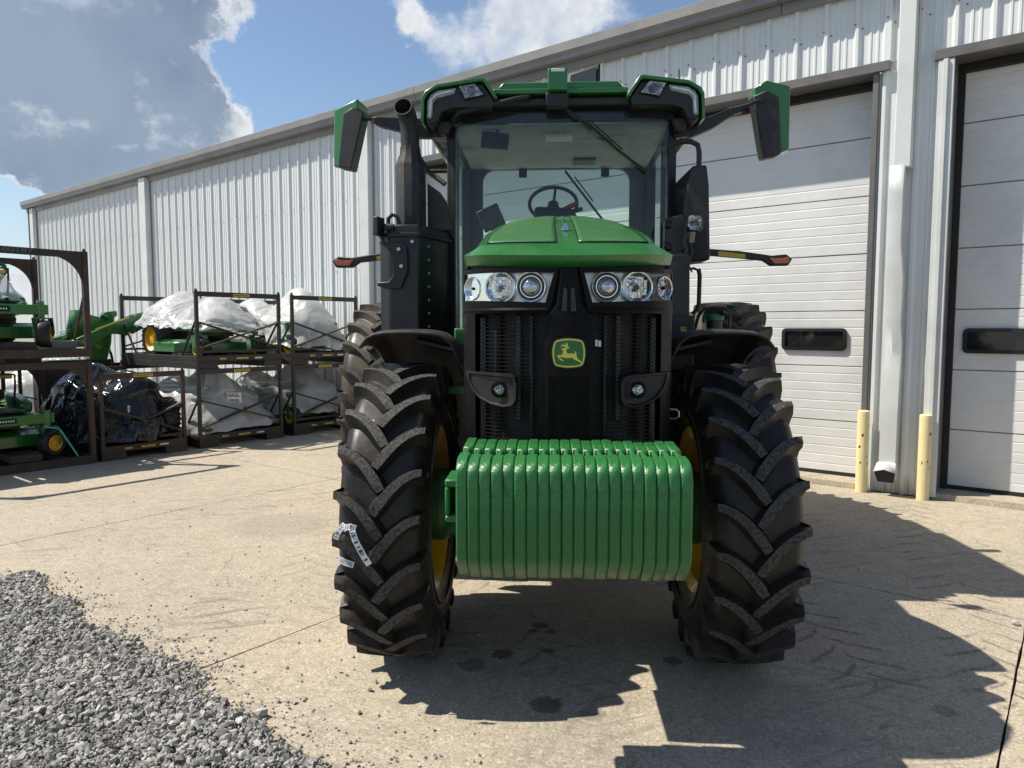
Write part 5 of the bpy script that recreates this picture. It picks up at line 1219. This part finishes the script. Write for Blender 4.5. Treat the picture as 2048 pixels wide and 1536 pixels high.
def mower(label, pos, rot, seat=True, bare=False, turn=0.25, back=-.62, group='green zero-turn mowers in crates'):
    t = thing('mower', label, 'mower', pos, rot, group)
    for sy in (-1, 1):
        small_wheel(t, 'wheel', (back, sy*.46, .30), .30, .24, .17, (0, 1, 0))
        cw = small_wheel(t, 'caster_wheel', (.92, sy*.47, .165), .165, .14, .085, Vector((turn*(sy if turn < 1 else 1), 1, 0)), False)
        q = MB(); q.prism([(.80,.36),(.95,.36),(.99,.19),(.955,.13),(.91,.13),(.86,.20)], sy*.47-.095, sy*.47-.085); q.prism([(.80,.36),(.95,.36),(.99,.19),(.955,.13),(.91,.13),(.86,.20)], sy*.47+.085, sy*.47+.095); q.b2(.80, .95, sy*.47-.09, sy*.47+.09, .345, .362)
        q.lathe([(0,.0),(.045,0),(.045,.20),(0,.20)], (.83, sy*.47, .36), (0,0,1), 14); q.build('caster_fork', 'green', t, bevel=.004)
        q = MB(); q.b2(-.75, .83, sy*.30-.035, sy*.30+.035, .42, .54); q.build('frame_rail', 'green', t, bevel=.006)
        if bare: continue
        q = MB(); q.prism([(-.80,.40),(-.05,.40),(.18,.50),(.18,.62),(-.15,.70),(-.80,.72)], sy*.40, sy*.54); q.build('side_pod', 'green', t, bevel=.03, seg=3)
        q = MB(); q.tube([(.05,sy*.36,.55),(.08,sy*.38,.8),(.16,sy*.36,.98),(.18,sy*.14,1.0)], .014, 8); q.build('lap_bar', 'black', t)
    q = MB(); w_ = .46 if bare else .55; q.b2(.60, .86, -w_, w_, .40, .52); q.build('front_bar', 'green', t, bevel=.01)
    q = MB(); q.b2(.862, .868, -.14, .14, .435, .495); fp = q.build('grille_plate', 'gloss', t, bevel=.004)
    q = MB()
    for k in range(9): q.b2(.869, .871, -.12+k*.027, -.105+k*.027, .455, .475)
    tag(q.build('plate_print', 'white', fp, smooth=0), None, None, None, 'stuff')
    q = MB(); q.loft([[(-.28,-.50,z),(-.20,-.62,z),(.45,-.62,z),(.62,-.45,z),(.66,0,z),(.62,.45,z),(.45,.62,z),(-.20,.62,z),(-.28,.50,z)] for z in (.11, .25)]+[[(-.24,-.5,.30),(-.16,-.52,.30),(.40,-.52,.30),(.54,-.4,.30),(.58,0,.30),(.54,.4,.30),(.40,.52,.30),(-.16,.52,.30),(-.24,.5,.30)]])
    q.build('mower_deck', 'green', t, bevel=.012)
    q = MB(); q.b2(-.72, .2, -.28, .28, .30, .46); q.b2(.2, .6, -.25, .25, .34, .44); q.build('underframe', 'satin', t, bevel=.01)
    q = MB(); q.b2(.15, .70, -.30, .30, .545, .565); q.build('foot_plate', 'black', t)
    q = MB(); q.b2(-.9, -.45, -.28, .28, .45, .56 if bare else .80); q.build('engine', 'satin', t, bevel=.02)
    if seat:
        q = MB(); q.b2(-.40, .10, -.27, .27, .66, .80); q.loft([[(-.42,-.25,.78),(-.28,-.25,.78),(-.28,.25,.78),(-.42,.25,.78)],[(-.50,-.22,1.25),(-.40,-.22,1.25),(-.40,.22,1.25),(-.50,.22,1.25)]]); q.build('seat', 'seat', t, bevel=.05, seg=3)
        q = MB()
        for sy in (-1, 1): q.b2(-.35, .05, sy*.33-.04, sy*.33+.04, .92, .98)
        q.loft([[(-.43,-.20,1.06),(-.385,-.20,1.06),(-.385,.20,1.06),(-.43,.20,1.06)],[(-.50,-.17,1.24),(-.39,-.17,1.24),(-.39,.17,1.24),(-.50,.17,1.24)]]); q.build('seat_pad', 'seatyellow', t, bevel=.03, seg=3)
        q = MB(); q.b2(-.44, -.38, -.02, .02, .55, .8); q.build('seat_post', 'black', t)
    return t
m1 = mower('uncovered green mower on the ground in the rusty heavy crate, teal strap over its caster', cpos(2.95, 1.10, .13), CROT-R(90), turn=2.2)
m2 = mower('raised green mower with a clear bag over its yellow seat and a bent roll bar', cpos(2.93, 1.08, 1.345+.12), CROT-R(90), turn=.5)
m2['group'] = m1['group']
q = MB(); q.tube([(-.45,.42,.5),(-.45,.42,.78),(-.42,.43,.86),(-.38,.50,.98),(-.40,.50,1.05),(-.42,.36,1.12),(-.44,.10,1.20),(-.44,-.12,1.20),(-.42,-.40,1.10),(-.42,-.42,.5)], .024, 10); q.build('roll_bar', 'dkgreen', m2)
# teal tie-down strap
def strap(name, pts, label, w=.03):
    q = MB(); 
    for a_, b_ in zip(pts[:-1], pts[1:]): q.bar(a_, b_, .004, w, (0, 1, 0))
    o = q.build(name, 'strap', None, smooth=0); tag(o, label, 'strap', 'teal tie-down straps'); return o
f1 = cpos(1.55, 0, 0); CM = Matrix.Translation(f1) @ Matrix.Rotation(CROT, 4, 'Z')
def C(x, y, z): return tuple(CM @ Vector((x, y, z)))
strap('tie_strap', [C(1.74,.02,.53), C(1.92,.02,.47), C(2.12,.05,.11)], 'teal strap pulled down over the caster of the mower in the lower heavy crate')
strap('tie_strap', [C(1.22,.12,1.72), C(1.34,.10,1.46)], 'short teal strap end hanging at the base of the upper heavy crate')

# ---- draped plastic
def drape(name, label, cat, group, pos, rot, L, Wd, base_h, peaks, hem, mat, seed, p=3.2, pleat=.05, wr=.05, nth=220, taper=.0, flare=.06):
    rx, ry = L/2, Wd/2; rings = []
    def Rad(th): return (abs(math.cos(th)/rx)**p+abs(math.sin(th)/ry)**p)**(-1/p)
    def H(x, y):
        h_ = base_h
        return h_+max([0]+[k*math.exp(-(((x-px_)/sx)**2+((y-py_)/sy)**2)) for px_, py_, k, sx, sy in peaks])
    def nz(x, y, z, f): return noise.noise(Vector((x*f+seed*3.1, y*f-seed*1.7, z*f+seed)))
    def rid(x, y, z, f): return 1-2*abs(nz(x, y, z, f))
    NT, NS = 26, 20
    for i in range(NT+1):
        ro_ = (i/NT)**.8; ring = []
        for j in range(nth):
            th = 2*math.pi*j/nth; r = Rad(th)*ro_*(1-.10*ro_**6); x, y = r*math.cos(th), r*math.sin(th)
            z = H(x, y)-.10*ro_**7+wr*(.9*rid(x, y, 0, 1.7)-.4)+wr*.9*ro_*rid(math.cos(th)*1.1, math.sin(th)*1.1, ro_*.5, 3.0)+wr*.25*rid(x, y, 3, 5.5)
            ring.append((x, y, z))
        rings.append(ring)
    lastz = [v[2] for v in rings[-1]]
    for i in range(1, NS+1):
        s_ = i/NS; ring = []
        for j in range(nth):
            th = 2*math.pi*j/nth; r0 = Rad(th)
            hz = hem+.11*nz(math.cos(th)*1.4, math.sin(th)*1.4, 9, 1.6)+.05*nz(math.cos(th)*4, math.sin(th)*4, 2, 1.5)
            z = lastz[j]+(hz-lastz[j])*s_
            pl = pleat*s_**.8*(math.sin(th*9+seed+2.2*nz(math.cos(th), math.sin(th), s_*.5, 1.8)*3)*.5+rid(math.cos(th)*1.2, math.sin(th)*1.2, s_*.22, 3.4)*1.0+rid(math.cos(th)*1.2, math.sin(th)*1.2, s_*.3+7, 7.5)*.5)
            r = r0*(.90+taper*(s_-.3)+flare*s_)+pl+.045*nz(math.cos(th)*2, math.sin(th)*2, z*1.7, 1.8)
            ring.append((r*math.cos(th), r*math.sin(th), z))
        rings.append(ring)
    q = MB(); q.loft(rings, cap=False); q.f.append(tuple(range(nth))); q.m.append(0)
    o = q.build(name, mat, None, smooth=75, recalc=True); o.location = pos; o.rotation_euler = (0, 0, rot)
    return tag(o, label, cat, group)
GC = 'white plastic covers over crated machines'
def sticker(parent, c, rot, w=.2, h_=.15, dot=False):
    q = MB(); q.grid(lambda u, v: ((u-.5)*w, 0, (v-.5)*h_), 4, 4); s_ = q.build('sticker', 'white', parent, smooth=0, recalc=False); s_.location = c; s_.rotation_euler = rot
    rg = random.Random(int(w*1000)+int(c[0]*100)); q = MB()
    for z in (.36, .24, .16): 
        x = -.44
        while x < .3:
            l = rg.uniform(.05, .16); q.b2(x*w, (x+l)*w, -.003, -.0015, (z-.03)*h_, (z+.03)*h_); x += l+.03
    for k in range(22): q.b2((-.35+k*.03)*w, (-.35+k*.03+rg.uniform(.008, .02))*w, -.003, -.0015, -.32*h_, -.10*h_)
    tag(q.build('sticker_print', 'black', s_, smooth=0), None, None, None, 'stuff')
    return s_
def reddot(parent, c, rot, r=.035):
    q = MB(); q.lathe([(0,.001),(r,.001)], (0,0,0), (0,-1,0), 20); o = q.build('red_dot', 'orangered', parent, smooth=0, recalc=False); o.location = c; o.rotation_euler = rot
M['orangered'] = pm('red_sticker', (.55, .03, .035), .5)
# the black bundle
o = drape('plastic_cover', 'shiny black plastic shroud over the mower in the rust-braced crate', 'plastic cover', None, cpos(4.42, 1.0), CROT, 1.30, 1.85, .72, [(-.12,.1,.50,.42,.6),(.15,-.4,.40,.4,.5)], .26, 'blacksheet', 4, p=2.6, pleat=.09, wr=.06, taper=.12, flare=.10)
sticker(o, (.0, -.895, .60), (R(-14), R(5), 0), .21, .15)
q = MB(); q.b2(-.0, .13, -.002, 0, -.05, .05); s_ = q.build('sticker', 'white', o, smooth=0); s_.location = (.06, -.93, .33)
q = MB(); q.lathe([(0,.001),(.022,.001)], (.085,-.003,-.0), (0,-1,0), 14); q.build('sticker_logo', 'green', s_, smooth=0, recalc=False)
t = thing('mower', 'machine hidden under the black plastic, only its two dark tyres showing', 'mower', cpos(4.48, .95, .19), CROT)
for x in (-.42, .42):
    w_ = small_wheel(t, 'wheel', (x, -.62, .27), .27, .22, .13, (1, 0, 0)); small_wheel(t, 'wheel', (x, .62, .22), .22, .18, .11, (1, 0, 0))
q = MB(); q.b2(-.30, .30, -.5, .7, .2, .45); q.build('chassis', 'satin', t, bevel=.02)
q = MB(); q.b2(-.20, .28, -.70, -.67, .215, .245); q.lathe([(.02,0),(.012,-.06),(0,-.08)], (.16,-.69,.215), (0,0,1), 12); q.build('hitch_bar', 'tagyellow', t)
# covered machines in the black crates
def covered(label, b, z, rot, **k):
    m_ = mower(label, cpos(b, 1.18, z), rot, seat=False, bare=True, back=-.36, group='machines under white plastic'); return m_
covered('covered machine in the lower crate beside the black bundle, only its green deck edge showing', 5.90, .11, CROT-R(90))
o = drape('plastic_cover', 'white plastic sheet with a printed sticker and red dot in the lower crate', 'plastic cover', GC, cpos(5.90, 1.17), CROT, 1.32, 2.14, .66, [(-.10,-.45,.46,.34,.5),(-.1,.55,.25,.4,.4)], .20, 'whitesheet', 11, p=4.5, pleat=.06, wr=.05, taper=.14, flare=.10)
sticker(o, (-.02, -1.00, .66), (R(-10), R(4), 0), .24, .17); reddot(o, (.12, -1.065, .50), (R(-8), 0, 0))
covered('half covered green machine in the upper crate, yellow-rimmed tyres in plain sight', 5.90, 1.125+.11, CROT-R(90))
o = drape('plastic_cover', 'rumpled white plastic sheet draped over the upper half covered green machine', 'plastic cover', GC, cpos(5.93, 1.20, 1.125), CROT, 1.36, 2.15, .68, [(-.05,.35,.44,.50,.55),(.08,-.40,.36,.42,.40)], .60, 'whitesheet', 21, p=4.0, pleat=.06, wr=.06, taper=.0, flare=.05)
sticker(o, (.30, -.80, .86), (R(-40), R(8), R(14)), .15, .11); reddot(o, (.30, -.985, .52), (R(-10), 0, 0), .032)
covered('covered machine in the upper crate closest to the wall', 7.42, 1.125+.11, CROT-R(90))
o = drape('plastic_cover', 'tall rounded white plastic bundle in the upper crate closest to the wall', 'plastic cover', GC, cpos(7.42, 1.17, 1.125), CROT, 1.26, 2.12, .70, [(.05,-.40,.52,.36,.55),(-.3,.4,.36,.4,.5)], .26, 'whitesheet', 31, p=4.5, pleat=.06, wr=.05, taper=.12, flare=.07)
covered('covered machine in the lower crate closest to the wall', 7.42, .11, CROT-R(90))
o = drape('plastic_cover', 'shaded white plastic bundle in the lower crate closest to the wall', 'plastic cover', GC, cpos(7.42, 1.17), CROT, 1.26, 2.12, .68, [(.05,-.30,.42,.34,.5),(-.3,.4,.25,.4,.4)], .30, 'whitesheet', 41, p=4.5, pleat=.06, wr=.05, taper=.06, flare=.06)
# more wrapped goods behind the heavy crates
o = drape('plastic_cover', 'white wrapped bundle seen through the rusty heavy crate', 'plastic cover', GC, wl(-12.9, 2.9), CROT, 1.5, 1.3, .78, [(-.1,0,.44,.5,.5)], .12, 'whitesheet', 51, p=2.6, pleat=.06, wr=.06, taper=.1, flare=.12)
o = drape('plastic_cover', 'white wrapped bundle seen between the heavy crate and the black shroud', 'plastic cover', GC, wl(-13.2, 4.6), CROT, 1.6, 1.4, .84, [(.1,0,.42,.5,.5)], .12, 'whitesheet', 61, p=2.6, pleat=.06, wr=.06, taper=.1, flare=.12)
crate('steel_crate', 'black crate standing behind the rusty heavy crate around a white bundle', GB, 2.1, 0, 1.5, 1.7, 1.2, 'blacksteel', a0=-12.0, seed=14)
crate('steel_crate', 'black crate standing behind the black shroud around a white bundle', GB, 3.85, 0, 1.5, 1.7, 1.15, 'blacksteel', a0=-12.3, seed=15)
# clear bag over the raised mower's seat
drape('plastic_bag', 'clear crinkled plastic bag over the yellow seat of the raised mower', 'plastic bag', None, cpos(2.93, 1.22, 1.345+.14), CROT, 1.0, .95, .84, [(0,.25,.30,.30,.25)], .56, 'bag', 71, p=2.4, pleat=.05, wr=.06, taper=.2, flare=.1)

# ---- green loader with its bucket, standing behind the heavy crates
LA = -12.0
ld = thing('loader', 'green front loader arm with yellow stripe and tilted bucket behind the crates', 'loader', wl(LA, 0, 0), CROT)
def lp(u, v, dep=0.0):
    a, b = (u-1024)/FPX, (v-768)/FPX
    d = Vector((a, math.cos(PITCH)-b*math.sin(PITCH), -math.sin(PITCH)-b*math.cos(PITCH))); t_ = (LA-dep)/d.dot(E1); p_ = d*t_
    return (round(p_.dot(E2), 3), round(CAMH+p_.z, 3))
def lpoly(*uv): return [lp(u, v) for u, v in uv]
q = MB(); q.prism(lpoly((140,683),(195,660),(268,628),(272,648),(258,655),(255,672),(235,668),(215,668),(192,692),(150,695)), 0, .10); arm = q.build('loader_arm', 'green', ld, bevel=.012)
q = MB(); q.prism(lpoly((190,657.5),(258,633),(258,636),(191,661)), -.004, .0); q.build('stripe', 'emyellow', arm)
q = MB(); q.prism(lpoly((240,652),(258,645),(275,628),(300,622),(300,650),(268,668),(258,664)), .02, .16); q.build('arm_knuckle', 'green', arm, bevel=.01)
q = MB(); q.lathe([(0,.02),(.03,.02),(.04,0)], (lp(268,662)[0], .02, lp(268,662)[1]), (0,-1,0), 16); q.build('pin', 'steel', arm)
P0, P1 = lp(163, 620), lp(150, 680)
q = MB(); q.add([(*[lp(162,619)[0], .35], lp(162,619)[1]),(lp(186,620)[0],.3,lp(186,620)[1]),(lp(186,665)[0],.3,lp(186,665)[1]),(lp(142,690)[0],.35,lp(142,690)[1])], [(0,1,2,3)])
q.build('bucket_side', 'green', ld, solid=.02)
bk = [lp(164,619), lp(224,634), lp(226,626), (lp(252,622)), lp(252,650), lp(215,668), lp(150,685)]
q = MB(); q.prism(bk, .42, .46); q.build('bucket_back', 'green', ld, bevel=.006)
q = MB(); q.prism(lpoly((222,630),(226,624),(250,621),(252,630),(240,640)), .3, .42); q.build('bucket_lip', 'green', ld, bevel=.006)
q = MB(); q.prism(lpoly((196,668),(238,664),(236,690),(226,730),(196,730),(190,700)), .22, .5); q.build('bucket_floor', 'green', ld, bevel=.03, seg=3)
q = MB(); q.prism(lpoly((195,672),(232,665),(240,667),(200,678)), .15, .24); q.build('cross_tube', 'green', ld, bevel=.008)
q = MB(); q.prism(lpoly((90,685),(140,672),(150,668),(150,700),(95,700)), .3, .5); q.build('loader_frame', 'green', ld, bevel=.01)
q = MB()
for k in range(4): q.prism(lpoly((133+k*2,664+k*4),(150,660+k*4),(150,661.6+k*4),(134+k*2,666+k*4)), .29, .3)
q.build('hose_guard', 'white', ld)
q = MB(); q.tube([(lp(236,688)[0],.4,lp(236,688)[1]),(lp(245,710)[0],.4,lp(245,710)[1]),(lp(250,735)[0],.4,lp(250,735)[1])], .02, 8); q.build('hose', 'black', ld)
e_ = lp(164, 683); emblem(arm, lp(166,684)[0], -.012, lp(166,684)[1], .000075)
q = MB(); q.b2(lp(92,700)[0], lp(235,700)[0], .2, .6, .02, lp(195,720)[1]); q.build('loader_stand', 'satin', ld, bevel=.02)
